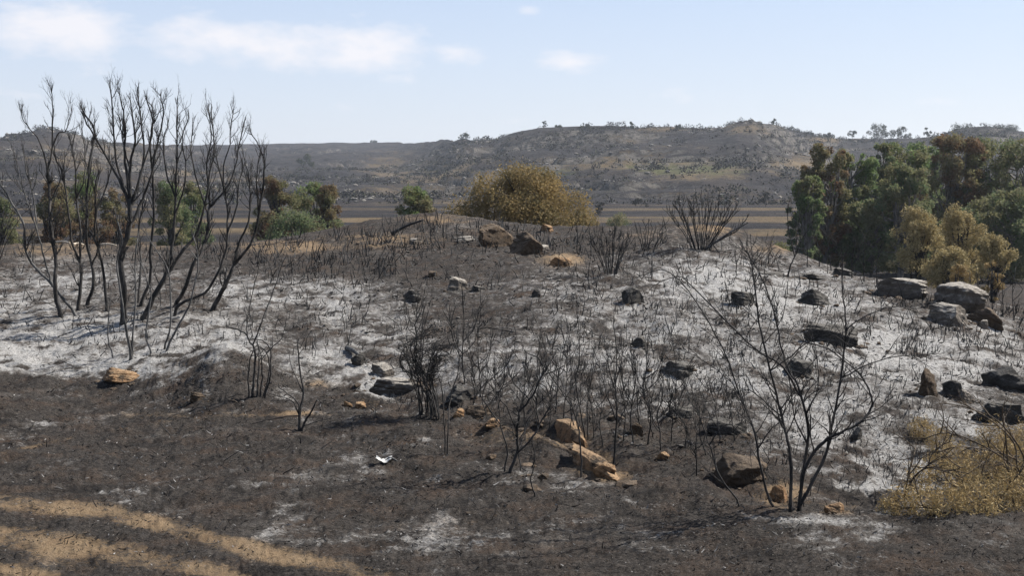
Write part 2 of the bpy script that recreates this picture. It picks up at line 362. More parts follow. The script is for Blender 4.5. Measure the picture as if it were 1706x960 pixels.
# ------------------------------------------------------------------ the ground, one sheet to the horizon
def build_ground():
    half = math.atan(853/F)*1.08
    th = np.concatenate([np.linspace(-math.pi, -1.2, 40, endpoint=False), np.linspace(-1.2, -half, 70, endpoint=False), np.linspace(-half, half, 640, endpoint=False), np.linspace(half, 1.2, 70, endpoint=False), np.linspace(1.2, math.pi, 40, endpoint=False)])
    r = np.concatenate([[.0, 1, 2, 3], np.geomspace(4, 60, 460, endpoint=False), np.geomspace(60, 330, 90, endpoint=False), np.geomspace(330, 1700, 270, endpoint=False), np.geomspace(1700, 2300, 8)])
    nt, nr = len(th), len(r)
    R, T = np.meshgrid(r, th, indexing='ij'); X = R*np.sin(T); Y = R*np.cos(T)
    Z = height(X.ravel(), Y.ravel())
    x, y = X.ravel(), Y.ravel()
    V = np.stack([x, y, Z], -1)
    i = np.arange(nr-1)[:, None]; j = np.arange(nt)[None]; j2 = (j+1) % nt
    Fq = np.stack([i*nt+j+0*j2, (i+1)*nt+j, (i+1)*nt+j2, i*nt+j2], -1).reshape(-1, 4)
    me = bpy.data.meshes.new('ground')
    me.vertices.add(len(V)); me.vertices.foreach_set('co', V.ravel())
    me.loops.add(Fq.size); me.loops.foreach_set('vertex_index', Fq.ravel().astype(np.int32))
    me.polygons.add(len(Fq)); me.polygons.foreach_set('loop_start', np.arange(0, Fq.size, 4, dtype=np.int32)); me.polygons.foreach_set('loop_total', np.full(len(Fq), 4, np.int32))
    me.polygons.foreach_set('use_smooth', np.ones(len(Fq), bool))
    me.update(calc_edges=True); me.validate()
    px, py = project(x, y, Z); rr = np.hypot(x, y)
    px = np.where(y > 1, px, -3000)
    n1 = fbm(x*.35, y*.35, 4); n2 = fbm(x*1.3+40, y*1.3, 4)
    def blobs(L):
        o = np.zeros(len(x))
        for bx, by, rx, ry, a in L:
            q = ((px-bx)/rx)**2+((py-by)/ry)**2
            o = np.maximum(o, a*np.exp(-q*.9))
        return o
    ash = blobs([(60,590,170,42,1), (160,560,170,34,.85), (30,520,90,50,.6), (310,570,140,50,.72), (230,612,130,25,.95), (100,470,160,40,.42), (430,490,100,30,.62), (530,488,110,22,.6), (610,640,80,34,1), (560,600,90,40,.65), (640,560,90,50,.5),
                 (1000,480,150,30,.42), (1180,470,130,40,.86), (1100,540,170,50,.55), (1300,500,170,60,.7), (1250,620,160,70,.6), (1450,590,170,60,.9), (1570,600,150,50,.92), (1400,720,140,80,.75), (1460,800,130,60,.9),
                 (1600,700,120,60,.45), (960,590,130,60,.45), (860,610,110,50,.5), (1100,620,140,80,.5), (1000,660,120,40,.32), (1650,590,80,60,.6), (720,600,80,60,.45), (490,500,60,9,.85), (560,520,30,30,.7)])
    mid = sstep(rr, 8.5, 13)*(1-sstep(rr, 36, 44))
    n3 = fbm(x*3.1, y*3.1+9, 4, .6)
    ash = np.clip(ash*(.56+.6*n2+.9*n3)+.2*mid+.14*n1, 0, 1.05)
    # below the bench edge only
    edge = np.interp(px, [0,200,290,390,480,540,620,760,930,1040,1180,1310,1450,1706], [628,640,628,592,625,645,664,702,752,808,835,860,866,874])-5+8*fbm(x*2.2, y*2.2, 3)
    bench = sstep(py, edge-6, edge+8)*(rr < 17)
    ash = ash*(1-bench)+bench*np.clip(.14+.3*n2+.24*n3+.12*n1, 0, .44)
    rim = np.exp(-((py-np.interp(px, [1000,1100,1300,1450,1560,1706,1900], [820,838,862,866,884,912,940])-5)/9.)**2)*(px > 1000)*(rr < 17)*(.5+.8*n2+.4*n3)
    ash = np.maximum(ash, .62*np.clip(rim, 0, 1))
    ash *= (1-sstep(rr, 40, 60))
    soil = blobs([(120,925,200,34,.5), (300,692,170,9,.5), (480,690,110,7,.5), (600,672,60,9,.5), (430,598,60,10,.35), (540,640,50,10,.6),
                  (640,402,130,20,.62), (480,412,110,14,.85), (720,366,70,10,.7), (935,433,45,14,.9), (1190,380,70,16,.7), (100,415,150,22,.6), (250,408,120,12,.5), (1090,392,110,14,.4), (1290,415,60,12,.6), (860,725,120,22,.5), (945,735,40,18,.95), (985,772,48,20,1.0), (1015,795,36,12,.9),
                  (1310,825,50,22,.95), (1400,845,50,14,.7), (1620,560,90,14,.3), (820,385,120,12,.4), (1680,640,60,50,.25), (700,860,250,40,.25), (1000,900,250,30,.22)])
    # narrow bare track on the bench
    tx = np.array([-200,0,60,180,330,520]); ty = np.array([790,757,744,716,697,687])
    soil = np.maximum(soil, .78*np.exp(-((py-np.interp(px, tx, ty))/5.)**2)*(px < 520)*(rr < 17)*(.6+.8*n2))
    for tx, ty, wd, am in [([-250,0,120,210,330,450,560,700],[815,838,846,862,893,925,946,985],17,1.15), ([-250,0,150,300,420],[880,900,915,942,980],26,1.05), ([-100,0,100],[930,945,970],20,.8)]:
        soil = np.maximum(soil, am*np.exp(-((py-np.interp(px, tx, ty))/wd)**2)*(px > tx[0])*(px < tx[-1])*(rr < 17)*(.92+.35*n2+.45*n3))
    soil = np.clip(soil*(.85+.6*n2)+.05*n1, 0, 1)*(1-sstep(rr, 45, 60))
    # valley fields, hill grass
    yy = y+6*fbm(x*.012, y*.03, 3)
    dry = np.zeros(len(x))
    for a, b, v in [(112,126,.85), (140,149,.6), (164,186,.85), (208,236,.9), (250,258,.5), (276,300,.62), (318,330,.5)]:
        dry = np.maximum(dry, v*sstep(yy, a-3, a+3)*(1-sstep(yy, b-3, b+3)))
    dry *= (rr < 345)*(.8+.5*fbm(x*.02, y*.05, 2))
    hill = rr > 335
    hb = blobs([(760,300,170,40,.5), (700,295,80,25,.55), (1000,275,160,28,.5), (1130,285,120,20,.55), (1330,275,60,18,.7), (1250,212,70,16,.4), (1100,215,50,6,.6), (650,275,90,22,.4), (330,300,130,30,.45), (130,270,130,40,.4), (1380,232,40,6,.7), (1180,325,100,14,.4)])
    hh = np.clip(hb*1.0+.05+.45*fbm(x*.02, y*.02, 4)+.16*fbm(x*.09, y*.09, 3), 0, 1)
    dry = np.where(hill, hh, dry)
    sp = np.clip(blobs([(900,285,90,14,.5), (1150,282,120,12,.8), (1000,320,60,12,.3), (700,280,120,30,.3)])+.2*fbm(x*.03, y*.03, 3), 0, 1)*hill
    for nm, arr in (('ash', ash), ('soil', soil), ('dry', dry), ('green', sp), ('bench', bench)):
        a = me.attributes.new(nm, 'FLOAT', 'POINT'); a.data.foreach_set('value', arr.astype(np.float32))
    m, N, b = new_mat('burnt_ground'); P = N.n('ShaderNodeNewGeometry')
    pos = P.outputs['Position']
    def at(n): a = N.n('ShaderNodeAttribute'); a.attribute_name = n; return a.outputs['Fac']
    ln = N.n('ShaderNodeVectorMath', operation='LENGTH'); N.put(ln.inputs[0], pos); dist = ln.outputs['Value']
    farf = N.rng(dist, 45, 160)
    nf = N.noise(pos, 9, 9, .72); nm_ = N.noise(pos, 2.2, 8, .7); nff = N.noise(pos, 45, 6, .7); nfar = N.noise(pos, .22, 9, .72); nfar2 = N.noise(pos, .035, 7, .65)
    # fibrous, smeared grain
    mp = N.n('ShaderNodeMapping'); N.put(mp.inputs[0], pos); mp.inputs['Scale'].default_value = (10, 26, 20); mp.inputs['Rotation'].default_value = (0, 0, .5)
    nfib = N.noise(mp.outputs[0], 2.2, 7, .72, .6)
    char = N.mix(N.rng(nfib, .36, .7), (.011, .010, .0095), (.1, .087, .077))
    char = N.mix(N.rng(nm_, .48, .68, 0, .7), char, (.082, .054, .037))
    char = N.mix(N.rng(nff, .58, .72, 0, .6), char, (.21, .2, .19))
    char = N.mix(N.rng(N.noise(pos, 3.4, 6, .7, .5), .5, .64, 0, .75), char, (.014, .0125, .012))
    char = N.mix(N.rng(N.noise(pos, 1.1, 8, .75, .4), .56, .7, 0, .55), char, (.16, .148, .135))
    def cover(attr, fine, k=5.): return N.m('ADD', N.m('MULTIPLY', N.m('SUBTRACT', attr, fine), k), .45, clamp=True)
    fine = N.m('ADD', N.m('MULTIPLY', nf, .55), N.m('MULTIPLY', nfib, .45))
    fine = N.rng(fine, .3, .7)
    ashc = N.mix(N.rng(nff, .35, .65), (.23, .223, .214), (.5, .488, .472))
    midc = N.mix(nff, (.1, .092, .085), (.21, .195, .18))
    near = N.mix(cover(N.m('MULTIPLY', at('ash'), 1.5), fine, 3.2), char, midc)
    near = N.mix(N.m('MULTIPLY', cover(at('ash'), fine, 3.), .95), near, ashc)
    near = N.mix(N.rng(N.noise(pos, 26, 6, .8), .53, .63, 0, .85), near, (.022, .02, .019))
    soilc = N.mix(N.rng(nf, .3, .7), (.19, .125, .073), (.36, .265, .165))
    near = N.mix(N.m('MULTIPLY', cover(at('soil'), fine, 2.6), .78), near, soilc)
    # far
    burnt = N.mix(N.rng(nfar, .35, .68), (.011, .011, .014), (.055, .049, .048))
    burnt = N.mix(N.rng(nfar2, .5, .7, 0, .5), burnt, (.075, .058, .045))
    dryc = N.mix(N.rng(nfar, .3, .7), (.16, .112, .06), (.3, .225, .13))
    ffine = N.rng(N.m('ADD', N.m('MULTIPLY', nfar, .6), N.m('MULTIPLY', N.noise(pos, 1.1, 6, .7), .4)), .3, .7)
    farc = N.mix(N.m('MULTIPLY', cover(at('dry'), ffine, 2.4), .72), burnt, dryc)
    farc = N.mix(N.m('MULTIPLY', cover(at('green'), ffine, 3.), .8), farc, (.075, .085, .035))
    spn = N.n('ShaderNodeSeparateXYZ'); N.put(spn.inputs[0], P.outputs['True Normal'])
    steep = N.m('MULTIPLY', N.rng(spn.outputs[2], .93, .78), N.rng(dist, 300, 360))
    farc = N.mix(N.m('MULTIPLY', steep, N.rng(nfar, .42, .56)), farc, (.13, .118, .103))
    N.put(b.inputs['Base Color'], N.mix(farf, near, farc)); b.inputs['Roughness'].default_value = .97
    b.inputs['Specular IOR Level'].default_value = .08
    hgt = N.m('ADD', N.m('MULTIPLY', nfib, .6), N.m('ADD', N.m('MULTIPLY', nff, .25), N.m('MULTIPLY', nf, .8)))
    hgt = N.m('ADD', N.m('MULTIPLY', hgt, N.m('SUBTRACT', 1, farf)), N.m('MULTIPLY', nfar, N.m('MULTIPLY', farf, 60)))
    bump(N, b, hgt, 1.0, .055)
    me.materials.append(m)
    o = bpy.data.objects.new('ground', me); COL.objects.link(o); o['kind'] = 'structure'
    o['label'] = 'burnt ground of black bench, ashy mound, striped valley and scorched hills'
    return o
build_ground()

# ------------------------------------------------------------------ rocks
def ico(sub):
    bm = bmesh.new(); bmesh.ops.create_icosphere(bm, subdivisions=sub, radius=1)
    V = np.array([v.co[:] for v in bm.verts]); Fc = [[v.index for v in f.verts] for f in bm.faces]; bm.free(); return V, Fc
ICO4, ICO3, ICO1 = ico(5), ico(3), ico(1)
def rock(px, py, w, h, mat, label, depth=.9, roll=0, tilt=0, cuts=9, group=None, seed=None, name='rock', flat=None, sink=.46, stack=None):
    """px,py = middle of the foot of the rock in the photograph; w,h in photo pixels"""
    rs = np.random.RandomState(seed if seed is not None else int(px*7+py))
    g = ground_hit(px, py) if stack is None else None
    if g is None: g = np.array(stack, float)
    s = g[1]/F; W = w*s*.5; H = h*s*.86
    V = ICO4[0].copy(); pw = .5 if depth < .35 else .86
    V = np.sign(V)*np.abs(V)**pw; V /= np.abs(V).max()
    for _ in range(cuts):
        n = rs.normal(0, 1, 3); n[2] = abs(n[2])*.8-.08; n /= np.linalg.norm(n); o = rs.uniform(.42, .76)
        k = V@n-o; V -= np.clip(k, 0, None)[:, None]*n*.96
    for o in (.52, .62):                                  # bedding planes give a flat, slightly tilted top
        n = np.array([rs.normal(0, .35), rs.normal(-.15, .25), 1.]); n /= np.linalg.norm(n); V -= np.clip(V@n-o-rs.uniform(0, .1), 0, None)[:, None]*n*.8
    V /= np.abs(V).max(0)
    lay = fbm(V[:, 2]*3.1+rs.rand()*40+.35*V[:, 0], V[:, 2]*0+rs.rand()*9+.4*V[:, 1], 3); V[:, :2] *= (1+.16*lay*(V[:, 2] > -.3))[:, None]
    nn = fbm(V[:, 0]*1.7+rs.rand()*50, V[:, 1]*1.7+V[:, 2]*2.3, 4); V *= (1+.13*nn)[:, None]
    fine = fbm(V[:, 0]*7+rs.rand()*50, V[:, 2]*7+V[:, 1]*6, 3); V *= (1+.04*fine)[:, None]
    zsc = H/(2-2*sink)*1.06
    V = V*np.array([W, W*depth, zsc])
    if flat: V[:, 2] += flat*V[:, 0]
    c, sn = math.cos(roll), math.sin(roll); V = np.stack([V[:, 0]*c-V[:, 1]*sn, V[:, 0]*sn+V[:, 1]*c, V[:, 2]], -1)
    c, sn = math.cos(tilt), math.sin(tilt); V = np.stack([V[:, 0]*c+V[:, 2]*sn, V[:, 1], -V[:, 0]*sn+V[:, 2]*c], -1)
    o = mesh_obj(name, V, ICO4[1], mat, None, True)
    o.data.set_sharp_from_angle(angle=math.radians(24))
    zmin = V[:, 2].min(); zz = gz(g[0], g[1]+W*depth*.6) if stack is None else g[2]
    o.location = (g[0], g[1]+W*depth*.6, zz-zmin-sink*zsc*2*.8)
    tag(o, label, 'rock', group); return o
ROCKS = [
 (825,412,72,44,M_RBRWN,'large scorched slab with dark left face on the mound crest',.7,.3,-.18),
 (882,424,60,34,M_RBRWN,'brown boulder right of the big slab on the mound crest',.8,.2,.3),
 (937,445,46,20,M_RORNG,'low tan rock below the olive scorched bush',.8,0,.1),
 (910,384,24,12,M_RORNG,'small pale tan stone at the foot of the olive bush',.8,0,0),
 (763,484,40,23,M_RGREY,'flat grey stone with dark lower edge on mid mound',.9,.3,.2),
 (686,503,28,21,M_RDARK,'dark stone left of the flat grey stone on the mound',.9,.2,0),
 (893,494,17,17,M_RDARK,'small upright black stone alone on mid mound',.8,.2,0),
 (1054,506,38,32,M_RDARK,'blocky black rock with lit right edge on mid slope',.9,.9,-.25),
 (1237,509,46,22,M_RDARK,'dark rounded rock in white ash behind the tall bare shrub',.8,.1,.1),
 (1360,508,62,26,M_RDARK,'flat dark boulder in white ash left of the three pale boulders',.7,0,.05),
 (1506,498,84,32,M_RGREY,'upper left of three pale flat boulders on the right shoulder',.8,.1,.04),
 (1597,518,94,44,M_RGREY,'largest of three pale boulders on the right shoulder',.75,.1,.06),
 (1584,542,82,34,M_RGREY,'lowest of three pale boulders on the right shoulder',.7,.0,.1),
 (1396,577,116,34,M_RDARK,'long dark rock shelf below the flat dark boulder',.4,.1,.08),
 (1340,629,50,28,M_RDARK,'dark pointed rock behind the tall bare shrub stems',.8,.2,.3),
 (1546,660,36,48,M_RBRWN,'upright grey brown standing stone on the right ash slope',.8,.4,.15),
 (1592,664,46,32,M_RDARK,'rounded dark boulder beside the upright standing stone',.9,.2,-.3),
 (1610,670,30,18,M_RGREY,'small grey rock leaning on the rounded dark boulder',.9,.2,.2),
 (1682,652,70,46,M_RDARK,'big dark boulder at the right edge above the yellow brush',.8,.2,.05),
 (1672,704,100,42,M_RDARK,'dark rock shelf at the right edge below the big boulder',.5,-.3,.3),
 (1228,805,98,60,M_RBRWN,'bulky dark brown boulder beside the tall bare shrub base',.9,.2,.05),
 (952,732,175,26,M_RORNG,'upper orange sandstone slab jutting from the bench edge',.26,-1.22,.0),
 (982,778,215,20,M_RORNG,'lower long orange sandstone slab on the bench edge',.2,-1.2,.0),
 (1012,800,46,24,M_RORNG,'small orange rock at the tip of the long sandstone slab',.7,.3,.4),
 (796,698,44,24,M_RBRWN,'brown rock right of the dense charred bush',.9,.2,.1),
 (764,698,20,14,M_RORNG,'small orange stone beside the brown rock',.9,.3,.4),
 (822,712,34,14,M_RORNG,'flat orange stone in front of the brown rock',.9,.3,.1),
 (766,676,56,26,M_RDARK,'black rock shelf behind the brown rock',.6,.2,.25),
 (328,671,27,13,M_RBRWN,'small brown stone alone on the left of the bench',.9,.3,.1),
 (196,638,66,15,M_RORNG,'tan rounded rock on the left edge of the bench',.7,.1,.05),
 (577,678,17,10,M_RORNG,'left of two small orange stones on the bench',.9,.3,.1),
 (601,681,25,10,M_RORNG,'right of two small orange stones on the bench',.8,.3,-.1),
 (1068,578,32,14,M_RDARK,'thin dark stone below the blocky black rock',.7,.3,.3),
 (1130,632,58,24,M_RDARK,'low charred rock amid thin saplings at centre right',.7,.2,.1),
 (1060,728,26,22,M_RBRWN,'brown stone between the two thin charred saplings',.9,.2,.1),
 (1104,768,24,14,M_RORNG,'small orange brown stone right of the charred sapling row',.9,.2,.3),
 (1140,700,60,24,M_RDARK,'left of two dark slabs above the bulky brown boulder',.6,.2,.1),
 (1212,722,76,24,M_RDARK,'right of two dark slabs above the bulky brown boulder',.5,.1,.1),
 (655,655,92,24,M_RGREY,'long ashy slab in the white hollow left of the dense bush',.5,.1,.06),
 (640,628,44,22,M_RGREY,'ash coated stone heap above the long ashy slab',.8,.3,.1),
 (600,612,30,18,M_RDARK,'dark wedge stone in the white hollow',.7,.3,.4),
 (1430,735,24,22,M_RDARK,'small dark block in white ash under the curved branch',.9,.3,.1),
 (1300,838,42,34,M_RORNG,'orange rock face behind the tall bare shrub base',.7,.3,.1),
 (1398,856,44,22,M_RORNG,'small orange rock right of the tall bare shrub base',.8,.3,.3),
 (1352,465,56,11,M_RDARK,'thin flat dark rock on the right crest, middle one',.6,0,.03),
 (1292,458,44,9,M_RDARK,'thin flat dark rock on the right crest, left one',.6,0,.03),
 (1404,459,42,11,M_RDARK,'thin flat dark rock on the right crest, right one',.6,0,.03),
 (690,407,26,8,M_RGREY,'thin pale stone left of the big crest slab',.8,.2,.1),
 (775,400,34,7,M_RGREY,'flat pale stone just left of the big crest slab',.8,.2,-.1),
 (718,462,20,9,M_RBRWN,'small brown stone above the dark stone on the mound',.8,.2,-.1),
 (1650,545,70,22,M_RBRWN,'tan ledge of rock running down right of the pale boulders',.5,-.4,.3),
 (796,486,26,8,M_RDARK,'thin dark stone right of the flat grey stone',.7,-.2,.2),
 (1640,420+128,20,14,M_RGREY,'small stone under the right end of the largest boulder',.8,.2,.1),
 (905,420,30,9,M_RGREY,'flat grey stone right of the brown crest boulder',.7,.2,.3),
]
RUB = []
for rk in ROCKS:
    a = rk[:6]; o = rock(*a, depth=rk[6], roll=rk[7], tilt=rk[8])
    r_ = np.random.RandomState(int(rk[0])); W = rk[2]*o.location.y/F*.5
    for _ in range(14): a_ = r_.uniform(0, 6.28); q = W*r_.uniform(.8, 1.7); RUB.append((o.location.x+q*math.cos(a_), o.location.y+q*math.sin(a_)*.9, W*r_.uniform(.03, .16)))

# ------------------------------------------------------------------ burnt shrubs traced stem by stem
def shrub(name, label, cat, stems, mat=M_CHAR, group=None, tw=1.0, twl=55, lvl=2, up=.3, spread=.5, start=.35, kids=2, twmat=None, base=None, seed=1):
    """stems: (parent index or None, start width px, end width px, [(px,py),...]); a stem without parent stands on the ground"""
    global RNG
    RNG = np.random.RandomState(abs(seed+int(stems[0][3][0][0])))
    g0 = ground_hit(*(base or stems[0][3][0])); s = g0[1]/F
    root = empty(name, (g0[0], g0[1], gz(g0[0], g0[1])-.02)); off = np.array(root.location)
    tag(root, label, cat, group)
    done = []
    for (par, w0, w1, pts) in stems:
        pts = np.array(pts, float); tk = Tubes(); tt = Tubes()
        if par is None:
            y0 = ground_hit(*pts[0])[1]
        else:
            pp, p3 = done[par]; k = np.argmin(((pp-pts[0])**2).sum(1)); pts[0] = pp[k]; y0 = p3[k][1]
        n = len(pts); lean = RNG.normal(0, .0009)*F*s; dy = 0; D = []
        for i in range(n):
            if i: dy += (RNG.normal(0, .22)+lean*.12)*np.linalg.norm(pts[i]-pts[i-1])*s
            D.append(y0+dy)
        P2 = smooth_path(np.c_[pts, np.array(D)], 4)
        P2[1:-1, :2] += RNG.normal(0, .5, (len(P2)-2, 2))
        P3 = np.array([pt_at(a, b_, c) for a, b_, c in P2])
        if par is None: P3[0, 2] -= .06
        R = (w1+(w0-w1)*np.linspace(1, 0, len(P3))**1.3)*(.36 if name == 'burnt_tree' else .34)*s
        if par is None: R[0] *= 1.35
        tk.add(P3, R, 7 if w0 > 6 else 5)
        done.append((P2[:, :2], P3))
        L = np.r_[0, np.cumsum(np.linalg.norm(np.diff(P3, axis=0), axis=1))]
        tot = L[-1]; nb = max(1, int(tw*tot/s/26))
        for _ in range(nb):
            t = RNG.uniform(start, 1)*tot; i = min(np.searchsorted(L, t), len(P3)-1); i = max(i, 1)
            dv = (P3[i]-P3[i-1]); dv /= np.linalg.norm(dv)+1e-9
            nd = dv+RNG.normal(0, spread, 3)*np.array([1, 1, .6]); nd[2] += up*.5
            grow(tt, P3[i], nd, twl*s*RNG.uniform(.45, 1.15)*(1.15-.5*t/tot), max(R[i]*.55, .55*s), lvl, up, .28, spread, kids)
        for _ in range(2):
            dv = P3[-1]-P3[-2]; dv /= np.linalg.norm(dv)+1e-9
            grow(tt, P3[-1], dv+RNG.normal(0, .3, 3), twl*.35*s*RNG.uniform(.5, 1), R[-1]*.9, 1, up, .25, spread, 2)
        st = tk.build('stem', mat, root, off)
        if tt.F:
            t_ = tt.build('twigs', twmat or mat, st); t_.data.transform(__import__('mathutils').Matrix.Translation(-Vector(off))); t_['kind'] = 'stuff'
    return root
LG = 'bare charred trees standing in white ash at left'
LT = dict(tw=2.2, twl=44, lvl=2, up=.4, spread=.45, start=.4, kids=3)
shrub('burnt_tree', 'leftmost thick charred tree forking high into two leaders', 'tree', [
 (None,11,6,[(103,529),(93,495),(92,468),(93,436),(87,395),(84,372),(83,323),(79,283)]), (0,5,2,[(79,283),(73,255),(61,228),(41,204),(35,184)]), (0,5,2,[(79,283),(86,255),(87,207),(88,174),(86,153)]),
 (2,4,2,[(87,240),(98,222),(110,217),(119,185)]), (0,4,2,[(84,329),(97,308),(104,285),(108,262)])], group=LG, **LT)
shrub('burnt_tree', 'thin grey charred tree leaning far to the left edge', 'tree', [
 (None,7,4,[(130,528),(89,477),(54,439),(42,411),(38,371),(16,331),(1,307),(-6,288)]), (0,5,2,[(89,477),(76,441),(65,395),(48,345),(35,304),(26,266)]), (1,4,2,[(62,385),(56,330),(44,285),(38,250)])], mat=M_CHARG, twmat=M_CHAR, group=LG, **LT)
shrub('burnt_tree', 'charred tree with two close stems just right of the leftmost thick one', 'tree', [
 (None,9,6,[(130,518),(135,468),(134,439)]), (0,6,3,[(134,439),(119,401),(115,356),(104,288),(92,264),(90,240)]), (0,6,3,[(134,439),(133,422),(134,374),(127,331),(125,272),(117,234)]), (2,4,2,[(127,331),(140,300),(142,260),(136,215)])], group=LG, **LT)
shrub('burnt_tree', 'charred tree with a crooked S shaped stem among the left trees', 'tree', [
 (None,9,4,[(144,509),(156,474),(154,444),(145,409),(144,376),(145,337),(148,283),(156,236),(156,212),(141,190)]), (0,5,2,[(154,444),(163,410),(160,370),(158,330),(165,290)])], group=LG, **LT)
shrub('burnt_tree', 'charred tree with a straight leaning stem left of the thickest tree', 'tree', [
 (None,8,4,[(179,520),(173,463),(164,414),(149,384)]), (0,5,2,[(156,398),(160,350),(158,310),(163,290)]), (1,5,2,[(160,350),(173,323),(184,288),(186,265)])], group=LG, **LT)
shrub('burnt_tree', 'thickest and tallest charred tree with a fan of many upright limbs', 'tree', [
 (None,15,11,[(205,539),(206,482),(200,428),(214,387),(217,331)]), (0,7,2.5,[(217,345),(200,304),(187,280),(163,236),(141,199),(140,186)]), (0,7,2.5,[(216,340),(203,300),(194,272),(190,228),(187,174),(183,141)]),
 (0,7,2.5,[(217,331),(208,270),(209,220),(205,185),(198,150)]), (0,8,2.5,[(217,331),(217,272),(225,234),(220,190),(217,166)]), (0,7,2.5,[(215,350),(232,300),(240,255),(236,210),(229,152)]), (0,7,2.5,[(214,380),(238,330),(252,290),(262,240),(272,190),(268,160)]), (4,4,2,[(217,290),(206,240),(200,205)]), (5,4,2,[(236,280),(251,235),(255,185),(245,168)])], group=LG, **LT)
shrub('burnt_tree', 'pale grey thin stems standing in front of the thickest tree', 'tree', [
 (None,7,3,[(219,598),(212,560),(206,520),(199,468),(195,436),(203,400),(196,370)]), (None,6,3,[(219,598),(222,550),(226,495),(225,441),(229,396)]), (None,4,2,[(190,596),(181,570),(180,530),(184,500)])], mat=M_CHARG, group=LG, tw=.5, twl=40, lvl=1, up=.4, start=.5)
shrub('burnt_tree', 'charred tree with slim straight stems just right of the thickest tree', 'tree', [
 (None,8,3,[(232,510),(249,469),(251,415),(256,350),(254,292),(250,245),(254,202),(246,172)]), (None,6,3,[(230,506),(235,434),(230,396),(236,350),(240,310)])], group=LG, **LT)
shrub('burnt_tree', 'thick leaning charred tree with twin limbs rising to the right', 'tree', [
 (None,15,11,[(238,534),(254,497),(279,456)]), (0,8,2.5,[(279,456),(287,407),(292,357),(293,303),(295,257),(295,213),(295,175)]), (0,9,2.5,[(279,456),(306,415),(325,394),(341,343),(349,289),(357,243),(352,186)]), (1,5,2,[(292,357),(306,315),(310,280),(304,230),(314,195)]), (1,5,2,[(292,330),(278,290),(272,240),(280,205)]), (2,5,2,[(341,343),(328,300),(318,250),(322,205)])], group=LG, **LT)
shrub('burnt_tree', 'charred tree leaning right with limbs spreading over the field gap', 'tree', [
 (None,10,7,[(291,510),(308,480),(325,434),(344,399),(349,346)]), (0,6,2,[(349,346),(373,319),(387,294),(400,235),(406,205)]), (0,6,2,[(349,346),(348,313),(344,275),(352,230),(347,185)]), (1,4,2,[(373,319),(372,280),(382,240),(388,190)])], group=LG, **LT)
shrub('burnt_tree', 'slender charred tree with a low sweeping bent stem', 'tree', [
 (None,8,3,[(289,529),(300,507),(341,488),(362,456),(377,415),(379,378),(377,335),(368,292),(360,262)]), (0,5,2,[(379,385),(393,350),(397,315),(404,280)])], group=LG, **LT)
shrub('burnt_tree', 'rightmost charred tree of the left stand, leaning right', 'tree', [
 (None,12,8,[(352,518),(373,480),(390,442)]), (0,7,2,[(390,442),(395,412),(411,378),(417,340),(414,292),(406,260)]), (0,7,2,[(390,442),(422,396),(436,319),(441,275),(433,246),(419,224)]), (2,5,2,[(430,350),(428,300),(432,262)])], group=LG, **LT)
shrub('burnt_tree', 'thin pale grey stems curving up in front of the leaning trees', 'tree', [
 (None,5,2,[(273,583),(284,543),(284,488),(279,448),(254,407),(240,385)]), (None,6,2,[(254,589),(243,559),(248,520),(251,488),(235,440),(228,420)]), (None,6,2.5,[(275,586),(306,526),(319,497),(330,434),(322,394)]), (2,3,1.5,[(330,440),(320,420),(306,410)])], mat=M_CHARG, group=LG, tw=.5, twl=36, lvl=1, up=.35, start=.5)
BG = 'charred shrubs along the dark bench'
shrub('burnt_shrub', 'charred clump of upright looping stems on the hump of the bench', 'shrub', [
 (None,7,3,[(420,664),(424,620),(424,582),(417,571),(407,555),(384,546)]), (0,4,2,[(420,575),(434,542),(438,529),(457,483),(470,440)]), (None,5,2.5,[(415,664),(414,625),(418,596),(424,580)]), (None,6,2.5,[(427,664),(431,625),(432,598),(430,580)]), (None,5,2.5,[(432,663),(437,630),(436,600),(430,575)]),
 (None,5,2.5,[(437,663),(446,635),(449,610),(444,588),(432,578)]), (None,5,2.5,[(440,664),(450,630),(451,600),(450,582),(440,569),(424,565)]), (0,3,1.5,[(417,571),(411,548),(418,500),(430,448),(428,425),(411,394)]), (5,3,1.5,[(452,585),(466,568),(474,548)])], group=BG, tw=.25, twl=26, lvl=1, up=.2)
shrub('burnt_shrub', 'small charred shrub with a split stump and low side branches', 'shrub', [
 (None,9,3,[(498,720),(500,686),(505,655),(499,613),(496,571)]), (0,5,2,[(499,695),(497,673),(480,657),(465,646)]), (0,4,1.5,[(498,690),(485,668),(451,657)]), (None,7,4,[(501,719),(509,702),(518,688),(526,671)]), (0,3,1.5,[(498,695),(459,697),(420,707)]), (3,3,1.5,[(507,708),(530,703),(548,698)]), (0,3,1.5,[(503,655),(486,612),(481,590)])], group=BG, tw=.3, twl=24, lvl=1, up=.1)
# dense leaning bush
rs = np.random.RandomState(4); dense = []
for i in range(30):
    bx = rs.uniform(699, 734); tx = rs.uniform(664, 738); ty = 548+abs(tx-700)*.35+rs.uniform(0, 45)
    mx = bx+(tx-bx)*.45-6
    dense.append((None, rs.uniform(2.2, 3.6), 1.5, [(bx, 695+rs.uniform(-5, 4)), (bx+(mx-bx)*.3, 662), (mx, 628), (tx-3, ty+22), (tx, ty), (tx+rs.uniform(4, 26), ty-rs.uniform(-10, 12))]))
shrub('burnt_shrub', 'dense tangled charred bush leaning left at the bench edge', 'shrub', dense, group=BG, tw=1.7, twl=34, lvl=1, up=.0, spread=.8, start=.4, kids=3)
shrub('burnt_shrub', 'pair of thin straight charred stems in front of the dense bush', 'shrub', [(None,4.5,2.5,[(742,760),(741,715),(738,670),(735,640)]), (None,4.5,2,[(745,758),(747,710),(750,665),(765,610),(762,560)])], group=BG, tw=.4, twl=30, lvl=1)
